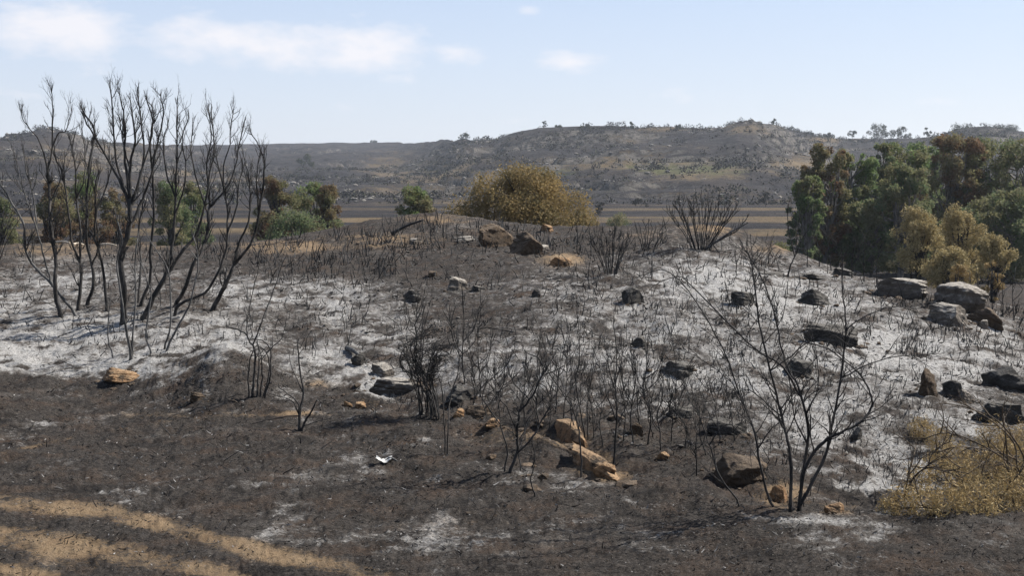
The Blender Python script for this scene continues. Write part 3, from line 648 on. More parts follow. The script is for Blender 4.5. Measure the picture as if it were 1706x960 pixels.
shrub('burnt_shrub', 'widely forked charred shrub in the middle foreground', 'shrub', [
 (None,9,6,[(846,790),(862,755),(861,722),(865,687)]), (0,6,2.5,[(865,687),(887,660),(900,632),(906,617),(897,597),(880,590)]), (0,4,2,[(861,722),(845,680),(830,660),(840,635),(838,600)]), (0,6,2,[(863,752),(887,730),(902,702),(916,677),(912,650),(900,640)]), (None,5,2,[(840,786),(845,750),(834,707),(829,667),(822,620)]), (None,4,2,[(867,786),(864,755),(861,735)]), (4,4,1.5,[(834,707),(806,668),(792,640),(785,600)]), (1,4,1.5,[(880,668),(858,640),(846,610),(858,580)]), (3,3,1.5,[(895,715),(890,680),(880,650)])], group=BG, tw=2.6, twl=56, lvl=2, up=.12, spread=.7, start=.35)
shrub('burnt_shrub', 'tall straight charred sapling right of the orange slabs', 'shrub', [
 (None,6,2.5,[(1022,781),(1026,719),(1028,687),(1025,640),(1028,594),(1022,540)]), (0,4,1.5,[(1027,700),(1013,665),(1006,640),(997,603)]), (0,4,1.5,[(1027,710),(1040,685),(1047,662),(1048,630)]), (0,3,1.5,[(1026,655),(1015,615),(1012,575)]), (0,3,1.5,[(1027,640),(1036,600),(1034,560)])], group=BG, tw=1.1, twl=38, lvl=1, up=.5, spread=.4)
shrub('burnt_shrub', 'charred sapling with a tall whip standing behind the orange slabs', 'shrub', [
 (None,5,2,[(969,797),(967,744),(959,694),(934,650),(912,620)]), (None,5,2,[(975,732),(968,690),(960,640),(966,590),(961,511)]), (None,4,2,[(980,732),(978,680),(985,630),(992,590)]), (None,4,1.5,[(962,730),(950,680),(952,620),(947,548)]), (0,3,1.5,[(955,684),(935,690),(918,676)])], group=BG, tw=1.2, twl=44, lvl=1, up=.45, spread=.45)
for bx, by, h, lab in [(1056,739,140,'thin charred sapling first right of the tall straight one'), (1079,740,172,'taller thin charred sapling second right of the tall straight one'), (1100,752,120,'bushy thin charred sapling third right of the tall straight one'), (900,715,150,'thin charred sapling between the forked shrub and orange slabs'), (1160,795,100,'thin charred sapling left of the bulky brown boulder'), (893,828,90,'single charred stick left of the lower orange slab'), (690,590,95,'thin charred stems poking up behind the dense bush'), (775,640,160,'slim charred sapling just right of the dense bush'), (925,690,140,'thin charred sapling just above the upper orange slab'), (800,660,120,'slender charred stems above the brown rock')]:
    r_ = np.random.RandomState(bx); st = [(None, 4.2, 1.8, [(bx, by)]+[(bx+r_.normal(0, 4), by-h*t) for t in (.25, .5, .75, 1)])]
    if h > 92:
        for q in range(4): t = r_.uniform(.25, .6); sgn = r_.choice([-1, 1]); st.append((0, 3, 1.3, [(bx, by-h*t), (bx+sgn*h*.1, by-h*(t+.13)), (bx+sgn*h*.16, by-h*(t+.38))]))
    shrub('burnt_sapling', lab, 'shrub', st, group='thin charred saplings', tw=2., twl=36, lvl=1, up=.5, spread=.4)
ORD = ['first', 'second', 'third', 'fourth', 'fifth', 'sixth', 'seventh', 'eighth', 'ninth', 'tenth', 'eleventh', 'twelfth', 'thirteenth', 'fourteenth', 'fifteenth', 'sixteenth', 'seventeenth', 'eighteenth']
for k, (bx, by, h) in enumerate(sorted([(785,690,105),(812,700,120),(875,735,130),(915,720,120),(938,700,150),(952,735,110),(990,730,150),(1005,745,120),(1038,735,130),(1068,720,120),(1090,730,110),(1118,735,120),(1140,750,110),(1178,760,120),(1200,740,110),(1225,735,100),(830,680,90),(1128,700,110)])):
    r_ = np.random.RandomState(bx+5); st = [(None, 3.2, 1.3, [(bx, by)]+[(bx+r_.normal(0, 5), by-h*t) for t in (.3, .6, 1)])]
    for q in range(4): t = r_.uniform(.15, .6); sgn = r_.choice([-1, 1]); st.append((0, 2.4, 1.1, [(bx, by-h*t), (bx+sgn*h*.1, by-h*(t+.13)), (bx+sgn*h*r_.uniform(.14, .3), by-h*(t+.35))]))
    shrub('burnt_sapling', ORD[k]+' fine charred sapling from the left in the centre thicket', 'shrub', st, group='fine charred saplings of the centre thicket', tw=1.6, twl=34, lvl=1, up=.4, spread=.5)
# the tall open shrub at right
shrub('burnt_shrub', 'tallest open charred shrub at right with long arching stems', 'shrub', [
 (None,9,3,[(1317,855),(1318,780),(1312,735),(1302,695),(1292,650),(1280,605),(1265,540),(1259,490),(1252,440),(1245,420)]), (None,7,2,[(1290,848),(1280,828),(1267,780),(1260,737),(1245,685),(1232,657),(1215,605),(1190,555),(1162,507),(1132,467),(1105,450),(1080,455)]),
 (None,9,2.5,[(1332,852),(1337,795),(1347,725),(1340,682),(1330,645),(1315,620),(1302,580),(1292,532),(1275,477),(1252,432),(1240,415)]), (None,10,3,[(1328,853),(1350,810),(1375,760),(1385,715),(1395,665),(1405,595),(1410,545),(1404,482),(1404,432)]),
 (3,4,1.5,[(1407,552),(1415,545),(1447,525),(1487,511),(1515,516),(1535,525)]), (3,4.5,2,[(1399,638),(1418,622),(1447,607),(1490,595),(1552,590)]), (None,9,3,[(1330,852),(1342,780),(1372,737),(1400,722),(1432,705),(1452,680),(1452,662),(1440,635),(1425,617),(1380,582),(1340,570)]),
 (2,6,2,[(1335,660),(1305,612),(1265,587),(1220,545),(1180,505),(1140,465),(1118,463),(1095,473)]), (None,5,2,[(1237,845),(1200,795),(1187,755),(1180,737),(1168,700),(1157,662)]), (8,4,1.5,[(1180,740),(1198,718),(1215,707),(1232,722),(1245,737),(1275,790)]), (0,4,1.5,[(1300,690),(1262,660),(1240,650),(1180,670)]), (0,4,1.5,[(1285,620),(1310,600),(1350,568),(1390,560),(1430,590)]), (2,5,2,[(1345,740),(1325,700),(1318,650),(1308,600)]), (2,4,1.5,[(1340,690),(1362,650),(1362,600),(1350,540)]), (1,4,1.5,[(1262,745),(1285,715),(1300,700),(1330,640)]), (1,3,1.3,[(1250,700),(1220,640),(1170,600),(1125,578)])], group=BG, tw=1.3, twl=74, lvl=2, up=.1, spread=.6, start=.25)
# shrubs up on the mound
def fan(bx, by, w, h, n, seed):
    r_ = np.random.RandomState(seed); out = []
    for i in range(n):
        a = (i+.5)/n*2-1+r_.normal(0, .08); b0 = bx+a*w*.12
        out.append((None, 2.4, 1.1, [(b0, by+r_.uniform(-2, 2)), (b0+a*w*.16, by-h*.35), (b0+a*w*.32, by-h*.7*(1-.15*a*a)), (b0+a*w*.38+r_.normal(0, 4), by-h*(1-.25*a*a)*r_.uniform(.85, 1))]))
    return out
MG = 'charred shrubs on the mound crest'
shrub('burnt_shrub', 'fan shaped charred shrub on the right of the mound crest', 'shrub', fan(1168, 416, 125, 90, 24, 1)+[(None,5,2,[(1172,417),(1200,400),(1230,382),(1245,362)])], group=MG, tw=2.2, twl=24, lvl=1, up=.5, spread=.4)
shrub('burnt_shrub', 'charred shrub of dark upright stems right of the brown crest boulder', 'shrub', fan(1018, 456, 76, 82, 18, 2), group=MG, tw=2., twl=20, lvl=1, up=.5, spread=.4)
shrub('burnt_shrub', 'forked charred sapling against the green trees on the right crest', 'shrub', [(None,5,3,[(1312,462),(1318,440),(1326,424)]), (0,3,1.5,[(1326,424),(1335,400),(1352,375),(1356,358)]), (0,3,1.5,[(1324,426),(1316,395),(1312,350),(1316,335)]), (0,3,1.5,[(1326,424),(1328,390),(1336,350)]), (1,2.5,1.2,[(1335,400),(1336,370),(1346,345)])], group=MG, tw=.9, twl=24, lvl=1, up=.5, spread=.4)
shrub('burnt_shrub', 'small charred shrub left of the fan shaped one on the crest', 'shrub', fan(1075, 418, 46, 52, 8, 3), group=MG, tw=.8, twl=14, lvl=1, up=.5)
shrub('burnt_shrub', 'dark charred shrub cut by the left edge of the picture', 'shrub', fan(-14, 432, 110, 110, 14, 5), group=MG, tw=1.2, twl=30, lvl=1, up=.3, spread=.6)
MANY = [(x, y, h) for x, y, h in [(1255,445,50),(1280,440,44),(1225,455,40),(1440,470,70),(1420,465,60),(1462,475,60),(1385,450,70),(1365,445,50),(1530,475,60),(1560,478,70),(985,420,45),(1105,405,36),(1630,520,70),(1655,520,80),(1690,535,90),(1672,530,60),(1400,450,60),(1345,445,55)]]
ORD = ['first', 'second', 'third', 'fourth', 'fifth', 'sixth', 'seventh', 'eighth', 'ninth', 'tenth', 'eleventh', 'twelfth', 'thirteenth']
MANY.sort(); cnt = {True: 0, False: 0}
for x, y, h in MANY:
    right = x > 1360; o_n = ORD[cnt[right]]; cnt[right] += 1
    r_ = np.random.RandomState(x); st = [(None, 3, 1.2, [(x, y), (x+r_.normal(0, 3), y-h*.5), (x+r_.normal(0, 6), y-h)]), (0, 2, 1, [(x, y-h*.4), (x+r_.choice([-1, 1])*h*.15, y-h*.6), (x+r_.choice([-1, 1])*h*.2, y-h*.9)])]
    shrub('burnt_sapling', (o_n+' thin charred sapling from the left along the right shoulder') if right else (o_n+' short charred sapling from the left on top of the mound'), 'shrub', st,
          group='thin charred saplings on the right shoulder' if right else 'short charred saplings on top of the mound', tw=1., twl=22, lvl=1, up=.5)

# right foreground: yellowed brush with brown arching stems
def leaf_cloud(centers, radii, n, size, aspect=.5, seed=0, flat=1.):
    """n small leaf quads spread through the clumps"""
    r_ = np.random.RandomState(seed); C = np.asarray(centers, float); Rr = np.asarray(radii, float)
    if Rr.ndim == 1: Rr = np.repeat(Rr[:, None], 3, 1)
    wv = (Rr.prod(1))**.67; k = r_.choice(len(C), n, p=wv/wv.sum())
    d = r_.normal(0, 1, (n, 3)); d /= np.linalg.norm(d, axis=1)[:, None]; rad = r_.uniform(.25, 1.0, n)**.6*np.where(r_.rand(n) < .12, 1.35, 1)
    p = C[k]+d*Rr[k]*rad[:, None]
    a = r_.normal(0, 1, (n, 3)); a /= np.linalg.norm(a, axis=1)[:, None]
    b = np.cross(a, r_.normal(0, 1, (n, 3))); b /= np.linalg.norm(b, axis=1)[:, None]
    sz = size*r_.uniform(.6, 1.4, n)[:, None]
    A = a*sz; B = b*sz*aspect
    V = np.stack([p-A, p+B*.9, p+A, p-B*.9], 1).reshape(-1, 3)
    return V, np.arange(4*n).reshape(-1, 4)
g = ground_hit(1560, 825); s = g[1]/F
root = empty('yellow_brush', (g[0], g[1], gz(g[0], g[1])-.02)); tag(root, 'yellowed dry brush with brown arching stems at lower right', 'bush'); off = np.array(root.location)
RNG = np.random.RandomState(21)
cs = []; 
for px, py, r0 in [(1500,838,30),(1540,840,34),(1580,845,36),(1625,835,42),(1670,830,46),(1710,820,50),(1600,800,34),(1640,780,34),(1690,770,40),(1530,800,26),(1565,735,24),(1535,715,22),(1590,760,26),(1655,730,30),(1710,740,36),(1480,850,20),(1560,775,24)]:
    q = ground_hit(px, min(py+20, 858)); cs.append((*pt_at(px, py, q[1]), r0*q[1]/F))
cs = np.array(cs)
V, Fq = leaf_cloud(cs[:, :3], cs[:, 3]*1.05, 17000, .017, .22, 5)
mesh_obj('foliage', V-off, Fq, M_DRYGR, root)['kind'] = 'stuff'
for pts, w in [([(1706+60,830),(1700,790),(1690,740),(1650,700),(1590,665)],4), ([(1720,830),(1690,780),(1640,745),(1580,722),(1530,735)],3.5), ([(1730,800),(1680,760),(1600,745),(1560,755)],3), ([(1507,838),(1520,800),(1545,780),(1580,785),(1608,778)],4), ([(1505,838),(1512,800),(1520,770),(1526,742)],3.5), ([(1700,835),(1670,810),(1640,802),(1602,800)],3.5), ([(1548,805),(1549,765),(1565,745),(1588,735)],3), ([(1690,845),(1680,780),(1675,720),(1672,690)],4), ([(1720,850),(1705,760),(1660,700),(1610,680)],3), ([(1660,840),(1690,800),(1720,760)],4), ([(1585,862),(1560,850),(1530,842)],3)]:
    tb = Tubes(); tt = Tubes(); y0 = ground_hit(pts[0][0], min(pts[0][1], 856))[1]
    P2 = smooth_path(np.c_[np.array(pts, float), y0+np.cumsum(RNG.normal(0, .08, len(pts)))], 4); P3 = np.array([pt_at(*q) for q in P2])
    tb.add(P3, np.linspace(w, 1.5, len(P3))*.5*s, 5)
    for i in range(3, len(P3), 2): grow(tt, P3[i], P3[i]-P3[i-1]+RNG.normal(0, .04, 3), 60*s*RNG.uniform(.5, 1.3), 1.1*s, 2, .1, .3, .6, 3)
    st = tb.build('stem', M_BROWN, root, off); t_ = tt.build('twigs', M_BROWN, st, off); t_['kind'] = 'stuff'

# ------------------------------------------------------------------ leafy trees
def leafy(name, label, cat, px, base_py, top_py, width_px, dist, leaf, n, leaf_size, shape='tree', group=None, seed=0, clumps=26, trunk=M_TRUNK, crown_from=.3, base_z=None, stems=1, extra=None):
    global RNG; r_ = np.random.RandomState(abs(seed+int(px))); RNG = r_
    s = dist/F; x = (px-853)*s; z0 = gz(x, dist) if base_z is None else base_z
    ztop = pt_at(px, top_py, dist)[2]; H = ztop-z0; W = width_px*s*.5
    root = empty(name, (x, dist, z0-.05)); tag(root, label, cat, group)
    C = []; Rr = []
    for i in range(clumps):
        t = r_.uniform(0, 1)
        zz = crown_from+(1-crown_from)*t
        if shape == 'tree': prof = .45+.55*math.sin(math.pi*min(1, t*.8+.15))
        elif shape == 'dome': prof = math.sqrt(max(0, 1-(t*.95)**2))
        else: prof = .6+.4*math.sin(math.pi*t)
        a = r_.uniform(0, 2*math.pi); rr = math.sqrt(r_.uniform(.05, 1))*prof*W*.86
        rr *= 1+.28*math.sin(2*a+seed)*math.sin(3*t*math.pi+seed*.7)
        C.append((rr*math.cos(a), rr*math.sin(a)*.9, zz*H*.95)); q = r_.uniform(.1, .27)*W*(1.15 if shape == 'dome' else 1)*(.85 if clumps > 60 else 1); Rr.append((q, q, q*r_.uniform(.7, 1.2)))
    C = np.array(C)
    C[:, 2] += H*1.0-(C[:, 2]+np.array(Rr)[:, 2]).max()
    if extra is not None:
        for e in extra: C = np.vstack([C, e[:3]]); Rr.append((e[3],)*3)
    tk = Tubes()
    for k in range(stems):
        b0 = np.array([r_.normal(0, .08)*W*(stems > 1), r_.normal(0, .08)*W*(stems > 1), 0]); top = np.array([r_.normal(0, .2)*W, r_.normal(0, .2)*W, H*.82])
        P = smooth_path([b0, b0*.6+top*.3+r_.normal(0, .04, 3)*W, top*.65+r_.normal(0, .06, 3)*W, top], 4); r0 = max(.05, H*.018)
        tk.add(P, np.linspace(r0, r0*.25, len(P)), 6)
        for c in C[k::stems]:
            i = r_.randint(len(P)//4, len(P)); 
            if P[i][2] > c[2]: i = max(1, int(i*.5))
            mid = (P[i]+c)/2+r_.normal(0, .05, 3)*W; tk.add(smooth_path([P[i], mid, c], 3), np.linspace(r0*.35, r0*.1, 7), 4)
    tk.build('trunk', trunk, root)
    V, Fq = leaf_cloud(C, Rr, n, leaf_size, .55, seed+3)
    mesh_obj('crown', V, Fq, leaf, root); return root
leafy('scorched_bush', 'large round scorched olive brown bush behind the mound crest', 'bush', 874, 380, 264, 262, 46, M_LBUSH, 46000, .045, 'dome', clumps=90, crown_from=0.02, trunk=M_CHAR, stems=5, base_z=gz(.4, 46)-.1,
      extra=[(-2.4, 0, .65, .8), (-2.0, .1, 1.0, .7), (-2.8, 0, .4, .6), (-1.8, -.3, .6, .8), (2.2, 0, .5, .5), (2.45, 0, .25, .45)])
TG = 'tall scorched trees in the valley at right'
for px, top, w, d, leaf, lab, n in [(1372,236,84,96,M_LRUST,'rust topped tall tree at the left end of the right grove',9000), (1345,290,56,93,M_LTWO2,'bright green slim tree on the left flank of the right grove',6000), (1420,246,76,99,M_LTWO2,'green tall tree next to the rust topped one',9000), (1465,236,60,104,M_LOLIVE,'slender yellow green tree in the middle of the right grove',6000),
      (1508,234,96,106,M_LTWO2,'broad green topped tree right of the middle of the grove',11000), (1505,270,100,92,M_LOLIVE,'dull olive round tree in front of the broad green one',12000), (1590,220,96,100,M_LRUST,'tall dark rust crowned tree right of the grove gap',12000), (1648,224,110,101,M_LDARK,'tall olive green tree right of the dark rust one',12000), (1712,228,110,98,M_LDARK,'dark green tall tree at the right edge',11000), (1675,310,120,90,M_LDARK,'lower dark green tree behind the tan bushes at right',12000), (1560,240,50,108,M_LGREEN2,'thin green tree in the gap of the right grove',4500), (1452,330,80,95,M_LDARK,'dark leafed lower tree under the green tall ones',8000), (1390,350,70,97,M_LDARK,'dark lower foliage tree under the rust topped one',6000)]:
    leafy('valley_tree', lab, 'tree', px, 470, top, w*1.4, d, leaf, int(n*2.3), .1, 'tree', TG, clumps=95, crown_from=.14, seed=int(px), stems=2)
for px, top, w, d, lab, n in [(1530,338,112,58,'left scorched tan small tree before the green grove',9000), (1600,336,104,60,'taller scorched tan small tree beside the left one',9000), (1655,385,74,57,'rounded scorched tan small tree at the right',5000), (1585,405,90,56,'low tan bush under the scorched tan trees',5000)]:
    leafy('tan_tree', lab, 'tree', px, 490, top, w, d, M_LTAN, int(n*1.5), .05, 'dome', 'scorched tan trees at right', clumps=60, crown_from=.36, seed=int(px), trunk=M_CHAR, stems=3)
for px, top, w, d, lab, n in [(1600,436,60,40,'pale yellow sparse bush behind the largest boulder',1500), (1655,432,56,42,'pale yellow sparse sapling right of the largest boulder',1300)]:
    leafy('pale_bush', lab, 'bush', px, 500, top, w, d, M_DRYGR, n, .04, 'dome', 'pale sparse bushes behind the boulders', clumps=16, crown_from=.35, seed=int(px), trunk=M_CHAR, stems=3)
for px, top, w, d, leaf, lab, n in [(455,290,84,92,M_LRUST,'rust brown bushy tree right of the left charred stand',9000), (520,300,90,96,M_LTWO,'green tipped olive bushy tree next to the rust brown one',9000), (545,305,70,91,M_LRUST,'reddish bushy tree at the right end of the left row',7000), (490,340,150,88,M_LDARK,'low dark bush at the foot of the left row',9000), (690,307,88,86,M_LTWO,'green topped bush left of the big olive bush',8000), (712,330,60,84,M_LRUST,'rusty small bush beside the green topped one',4000),
      (140,282,110,96,M_LTWO,'green tree seen through the leftmost charred trees',9000), (90,300,90,92,M_LRUST,'rusty tree seen behind the leftmost charred tree',7000), (195,310,80,98,M_LRUST,'rust tree seen behind the thickest charred tree',6000), (285,300,90,94,M_LOLIVE,'olive tree seen between the leaning charred trees',9000), (320,300,70,97,M_LTWO2,'dull green tree seen right of the leaning charred tree',6000), (5,325,80,70,M_LOLIVE,'olive brown bush at the far left edge',6000), (560,362,70,72,M_LOLIVE,'low olive bush behind the tan bank',4000), (1240,388,50,60,M_LOLIVE,'low olive weeds behind the right end of the crest',2500), (1030,350,60,150,M_LOLIVE,'round dull bush in the valley right of the big olive bush',3000), (1290,400,90,62,M_LOLIVE,'grassy olive bush below the right crest',4000)]:
    leafy('valley_tree' if w > 76 else 'valley_bush', lab, 'tree' if w > 76 else 'bush', px, 400, top, w, d, leaf, int(n*1.5), .085 if d > 75 else .06, 'dome', 'scorched trees and bushes in the valley', clumps=60, crown_from=.08, seed=int(px)+1, trunk=M_CHAR, stems=3)
# skyline and hillside trees
for px, py, w, h, lab in [(773,231,26,11,'round dark bush on the skyline above the big olive bush'), (907,213,12,12,'lone sparse tree on the skyline left of the hilltop'), (1049,216,17,14,'dense round tree in the middle of the hilltop'), (1285,208,10,11,'small tree on the rocky knoll'), (1462,229,52,24,'broad spreading tree, larger of the skyline pair at right'), (1497,229,34,19,'spreading tree, smaller of the skyline pair at right'), (1416,228,20,11,'small tree on the skyline left of the spreading pair'), (1378,228,20,8,'low bush on the skyline right of the knoll'), (1345,226,24,8,'low bush on the slope of the knoll'), (1540,227,18,15,'small dark tree right of the skyline pair'), (625,239,14,6,'tiny tree on the far ridge'), (508,277,44,22,'dark round tree clump on the left hillside'), (930,213,20,6,'low bush on the skyline right of the lone tree'), (975,212,22,6,'low bush near the middle of the skyline'), (1130,212,20,6,'low bush on the skyline left of the knoll'), (1600,214,50,10,'scrubby bush on the right hilltop'), (1670,215,50,10,'scrubby bush on the far right hilltop'), (1275,345,44,26,'grey burnt thicket at the foot of the hill'), (1000,360,24,24,'dull bush in the valley beside the big olive bush'), (1065,345,30,16,'dull bush at the hill foot left of the fan shrub')]:
    if py < 241:
        d = float(np.interp(px, DCR[:, 0], DCR[:, 1]))*.985; yy_ = d*math.cos(math.atan((px-853)/F))
    else:
        yy_ = ground_hit(px, py)[1]
    s = yy_/F
    leafy('hill_tree', lab, 'tree' if h > 9 else 'bush', px, py, py-h, w, yy_, M_LFAR if py < 340 else M_SCRUB, int(250+w*h*1.6), .9*s, 'dome', 'trees and bushes on the hills', clumps=12, crown_from=.22, seed=int(px)+2, trunk=M_CHAR)

# ------------------------------------------------------------------ uncountable small stuff
def slivers(n, xy, L, W, up, seed):
    """thin upright or lying three-sided spikes"""
    r_ = np.random.RandomState(seed); x, y = xy; z = height(x, y)
    d = np.stack([r_.normal(0, 1, n), r_.normal(0, 1, n), np.abs(r_.normal(up, .35, n))], -1); d /= np.linalg.norm(d, axis=1)[:, None]
    p = np.stack([x, y, z-.008], -1); a = np.cross(d, r_.normal(0, 1, (n, 3))); a /= np.linalg.norm(a, axis=1)[:, None]; b = np.cross(d, a)
    L = L[:, None]; W = W[:, None]
    mid = p+d*L*.55+a*L*r_.normal(0, .08, n)[:, None]; tip = p+d*L+b*L*r_.normal(0, .12, n)[:, None]
    c = [(1, 0), (-.5, .87), (-.5, -.87)]
    V = np.stack([p+W*(a*u+b*v) for u, v in c]+[mid+W*.7*(a*u+b*v) for u, v in c]+[tip], 1).reshape(-1, 3)
    f = np.array([[0, 1, 4], [0, 4, 3], [1, 2, 5], [1, 5, 4], [2, 0, 3], [2, 3, 5], [3, 4, 6], [4, 5, 6], [5, 3, 6]])
    Fc = (np.arange(n)[:, None, None]*7+f[None]).reshape(-1, 3); return V, Fc
def sample_px(n, areas, seed):
    """random ground points inside photo areas (x0,y0,x1,y1,weight)"""
    r_ = np.random.RandomState(seed); w = np.array([a[4] for a in areas], float); k = r_.choice(len(areas), n, p=w/w.sum()); A = np.array([a[:4] for a in areas], float)[k]
    px = A[:, 0]+(A[:, 2]-A[:, 0])*r_.rand(n); py = A[:, 1]+(A[:, 3]-A[:, 1])*r_.rand(n)
    # table of distances by marching a coarse grid once
    return px, py
GX = np.linspace(-150, 1860, 68); GY = np.linspace(366, 960, 100)
GD = np.full((len(GX), len(GY)), np.nan)
ts = np.geomspace(4, 48, 420)
for i, gx in enumerate(GX):
    dd = np.array([pix_dir(gx, gy) for gy in GY]); P = dd[:, None]*(ts[None, :, None]/dd[:, 1][:, None, None]); P[..., 2] += CAMZ
    hh = near_h(P[..., 0].ravel(), P[..., 1].ravel()).reshape(P.shape[:2]); hit = hh >= P[..., 2]
    ok = hit.any(1); GD[i, ok] = ts[np.argmax(hit, 1)][ok]
def to_ground(px, py):
    fi = np.clip(np.searchsorted(GX, px)-1, 0, len(GX)-2); fj = np.clip(np.searchsorted(GY, py)-1, 0, len(GY)-2)
    u = (px-GX[fi])/(GX[1]-GX[0]); v = (py-GY[fj])/(GY[1]-GY[0])
    y = GD[fi, fj]*(1-u)*(1-v)+GD[fi+1, fj]*u*(1-v)+GD[fi, fj+1]*(1-u)*v+GD[fi+1, fj+1]*u*v
    y = np.clip(y, 4, 46); ok = np.isfinite(y)
    x = np.empty(len(px)); 
    ca, sa = math.cos(PITCH), math.sin(PITCH); vv = (480-py)/F; x = (px-853)/F*y/(ca+vv*sa)
    return x, y, ok
def scatter(name, label, cat, n, areas, Lpx, Wpx, up, mat, seed):
    px, py = sample_px(n, areas, seed); r_ = np.random.RandomState(seed+1)
    # clumping
    cl = fbm(px*.02, py*.045, 3); keep = r_.rand(n) < np.clip(.55+1.3*cl, .08, 1)
    x, y, ok = to_ground(px, py); k = ok & keep; x, y = x[k], y[k]; s = y/F; m = len(x)
    L = r_.uniform(*Lpx, m)*s*np.where(r_.rand(m) < .12, 2.2, 1); W = r_.uniform(*Wpx, m)*s*.5
    V, Fc = slivers(m, (x, y), L, W, up, seed+2); o = mesh_obj(name, V, Fc, mat); tag(o, label, cat, None, 'stuff'); return o
scatter('burnt_stubble', 'thin black upright burnt stubble over the ashy mound', 'stubble', 9000, [(0,420,420,600,1), (420,385,660,470,2.2), (640,370,1000,420,1.6), (660,420,1000,560,.7), (950,400,1300,520,1.3), (950,500,1250,720,2.4), (1200,460,1706,640,3), (1250,640,1560,850,2.2), (1500,500,1706,600,1), (620,520,960,700,.9), (400,460,620,600,.8), (0,380,420,440,1.2)], (8, 22), (1.1, 2.1), 3.2, M_STUB, 31)
scatter('burnt_twig_litter', 'fallen charred twigs and flakes strewn over the ash', 'twigs', 30000, [(0,420,420,620,2), (420,385,1000,560,3), (950,400,1706,640,4), (600,540,1250,760,3), (1200,600,1706,850,3)], (2, 6.5), (1.2, 3), .2, M_STUB, 41)
scatter('burnt_litter', 'burnt grass litter and pale flakes covering the dark bench', 'litter', 42000, [(-100,640,700,960,5), (600,720,1250,960,4), (1100,840,1800,960,3), (280,600,560,680,.6)], (2.5, 8), (1.2, 2.8), .2, M_LITTER, 51)
# small stones on the slopes
def stones(name, label, cat, P, size, mat, seed, sub=ICO1, squash=.6):
    r_ = np.random.RandomState(seed); n = len(P); V0 = sub[0]; k = len(V0)
    V = V0[None]*(1+r_.normal(0, .16, (n, k, 1)))*np.stack([r_.uniform(.7, 1.4, n), r_.uniform(.7, 1.3, n), r_.uniform(.35, .8, n)*squash/.6], -1)[:, None]
    a = r_.uniform(0, 6.28, n); c, s_ = np.cos(a)[:, None], np.sin(a)[:, None]
    V = np.stack([V[..., 0]*c-V[..., 1]*s_, V[..., 0]*s_+V[..., 1]*c, V[..., 2]], -1)*size[:, None, None]+P[:, None]
    Fc = (np.arange(n)[:, None, None]*k+np.array(sub[1])[None]).reshape(-1, 3)
    return tag(mesh_obj(name, V.reshape(-1, 3), Fc, mat), label, cat, None, 'stuff')
for nm, lab, n, mat, seed, ar, sz in [('small_stones', 'small dark stones scattered over the mound and slope', 900, M_RDARK, 61, [(640,380,1100,620,3), (1100,440,1706,640,2), (1000,600,1500,820,2), (400,400,640,640,1), (0,420,400,600,.4)], (1.2, 5)), ('bench_stones', 'small brown stones scattered over the dark bench', 420, M_RBRWN, 62, [(0,650,900,960,3), (900,820,1706,960,2), (560,640,1000,760,1)], (1, 3)), ('pale_chips', 'tiny pale stone chips on the bench', 160, M_RGREY, 63, [(0,650,900,960,3), (900,830,1706,960,2)], (.8, 1.8))]:
    px, py = sample_px(n, ar, seed); x, y, ok = to_ground(px, py); x, y = x[ok], y[ok]; r_ = np.random.RandomState(seed)
    size = (r_.uniform(0, 1, len(x))**3*(sz[1]-sz[0])+sz[0])*y/F
    stones(nm, lab, 'stones', np.stack([x, y, height(x, y)], -1), size, mat, seed)
RUB = np.array(RUB)
stones('rock_rubble', 'broken rubble lying round the feet of the rocks', 'rubble', np.stack([RUB[:, 0], RUB[:, 1], height(RUB[:, 0], RUB[:, 1])], -1), RUB[:, 2], M_RBRWN, 64, ico(2))
scatter('fallen_sticks', 'charred sticks lying fallen over the burnt ground', 'sticks', 420, [(0,420,420,620,2), (420,400,1000,640,2), (950,420,1706,840,4), (0,640,1706,930,2)], (14, 42), (1.4, 2.6), .1, M_STUB, 47)
# hillside: pale outcrop stones and burnt scrub
def hill_pts(n, seed, dens):
    r_ = np.random.RandomState(seed); px = r_.uniform(-60, 1780, n); rr = np.sqrt(r_.uniform(340**2, 780**2, n)); th = np.arctan((px-853)/F)
    x, y = rr*np.sin(th), rr*np.cos(th); k = r_.rand(n) < dens(x, y); return x[k], y[k], r_
x, y, r_ = hill_pts(15000, 71, lambda x, y: np.clip(-.02+1.7*fbm(x*.014+9, y*.04, 3), 0, 1))
stones('hillside_stones', 'pale sandstone blocks scattered in ledges across the hills', 'stones', np.stack([x, y, height(x, y)+.1], -1), r_.uniform(.1, 1, len(x))**3*1.1+.2, M_RPALE, 72)
x, y, r_ = hill_pts(22000, 81, lambda x, y: np.clip(.3+2.*fbm(x*.016, y*.016+7, 4), 0, 1))
z = height(x, y); sz = .35+1.9*r_.uniform(0, 1, len(x))**3; 
V, Fq = leaf_cloud(np.stack([x, y, z+sz*.5], -1), np.stack([sz, sz, sz*.7], -1), len(x)*9, .38, .6, 82)
tag(mesh_obj('hillside_scrub', V, Fq, M_SCRUB), 'low burnt scrub dotting the hillsides', 'scrub', None, 'stuff')

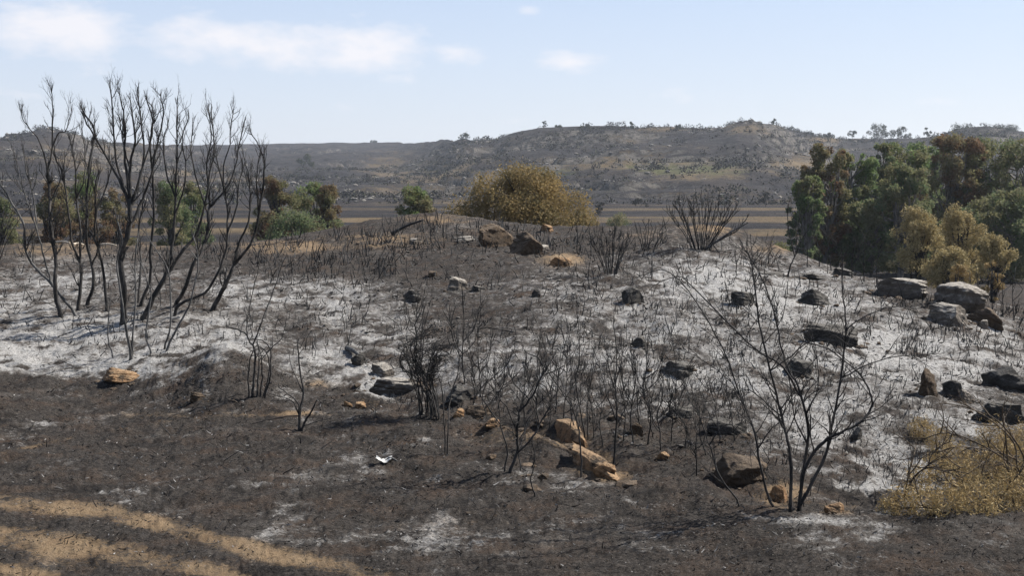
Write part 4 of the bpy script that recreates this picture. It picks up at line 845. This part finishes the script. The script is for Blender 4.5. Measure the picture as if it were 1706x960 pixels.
# ------------------------------------------------------------------ fallen wood and debris
def log(px0, py0, px1, py1, w, mat, label, name='fallen_branch', cat='branch', lift=.5, forks=0):
    a, b = ground_hit(px0, py0), ground_hit(px1, py1); s = a[1]/F
    if abs(b[1]-a[1]) > 3: b = pt_at(px1, py1, a[1])
    mid = (a+b)/2+np.array([0, 0, .02]); off = np.array(a); tb = Tubes()
    P = smooth_path([a+[0, 0, w*s*.3], mid+[0, 0, w*s*lift], b+[0, 0, w*s*.3]], 5); tb.add(P, np.linspace(w, w*.55, len(P))*.5*s, 7)
    o = tb.build(name, mat, None, off); o.location = off; tag(o, label, cat); 
    return o
log(652,392,706,368,6,M_CHAR,'charred fallen branch lying on the left of the mound crest')
log(578,583,604,603,9,M_CHARG,'short charred log lying above the white hollow')
log(640,790-18,662,770,4,M_CHARG,'pale burnt stick lying on the bench', lift=.9)
log(1175,417,1246,372,4,M_CHARG,'charred branch leaning out right of the fan shaped shrub')
M_PALE, N_, b_ = new_mat('pale_wood'); N_.put(b_.inputs['Base Color'], N_.mix(N_.noise(N_.n('ShaderNodeTexCoord').outputs['Object'], 8, 4), (.3, .25, .19), (.5, .44, .36)))
for x0, x1, yv, lab in [(93,116,401,'left of three pale broken planks beyond the left trees'), (122,140,404,'middle of three pale broken planks beyond the left trees'), (165,194,405,'right of three pale broken planks beyond the left trees')]:
    log(x0, yv+4, x1, yv+5, 4, M_PALE, lab, 'broken_plank', 'plank')
g = ground_hit(640, 772); s = g[1]/F
gxx, gyy = np.meshgrid(np.linspace(-1, 1, 15), np.linspace(-1, 1, 9)); zz = .012+.022*fbm(gxx*1.6+3, gyy*1.6+8, 3)+.02*np.abs(gxx)
edge_n = 1+.3*fbm(gxx*2+7, gyy*2, 2)
Vs = np.stack([(gxx*13*s*edge_n).ravel(), (gyy*.05*edge_n+.3*gxx*.05).ravel(), np.maximum(zz, .006).ravel()], -1)
Fs = [(a*15+b, a*15+b+1, (a+1)*15+b+1, (a+1)*15+b) for a in range(8) for b in range(14)]
M_WHITE, N_, b_ = new_mat('white_scrap'); b_.inputs['Base Color'].default_value = (.42, .42, .41, 1)
o = mesh_obj('litter_scrap', Vs, Fs, M_WHITE, None, True); o.location = (g[0], g[1], gz(g[0], g[1])); tag(o, 'crumpled white scrap lying on the dark bench', 'litter')

# ------------------------------------------------------------------ haze over the whole place
bm = bmesh.new(); bmesh.ops.create_cube(bm, size=1); me = bpy.data.meshes.new('haze'); bm.to_mesh(me); bm.free()
hz = bpy.data.objects.new('haze', me); COL.objects.link(hz); hz.scale = (4800, 4800, 160); hz.location = (0, 0, -24); hz.display_type = 'WIRE'
mh = bpy.data.materials.new('haze'); mh.use_nodes = True; mh.node_tree.nodes.clear(); N = NT(mh.node_tree)
v = N.n('ShaderNodeVolumePrincipled'); v.inputs['Color'].default_value = (.8, .88, 1, 1); v.inputs['Density'].default_value = .00014; v.inputs['Anisotropy'].default_value = .3
o_ = N.n('ShaderNodeOutputMaterial'); mh.node_tree.links.new(v.outputs[0], o_.inputs['Volume']); me.materials.append(mh)
tag(hz, 'thin summer haze in the air over the whole valley', 'haze', None, 'stuff')
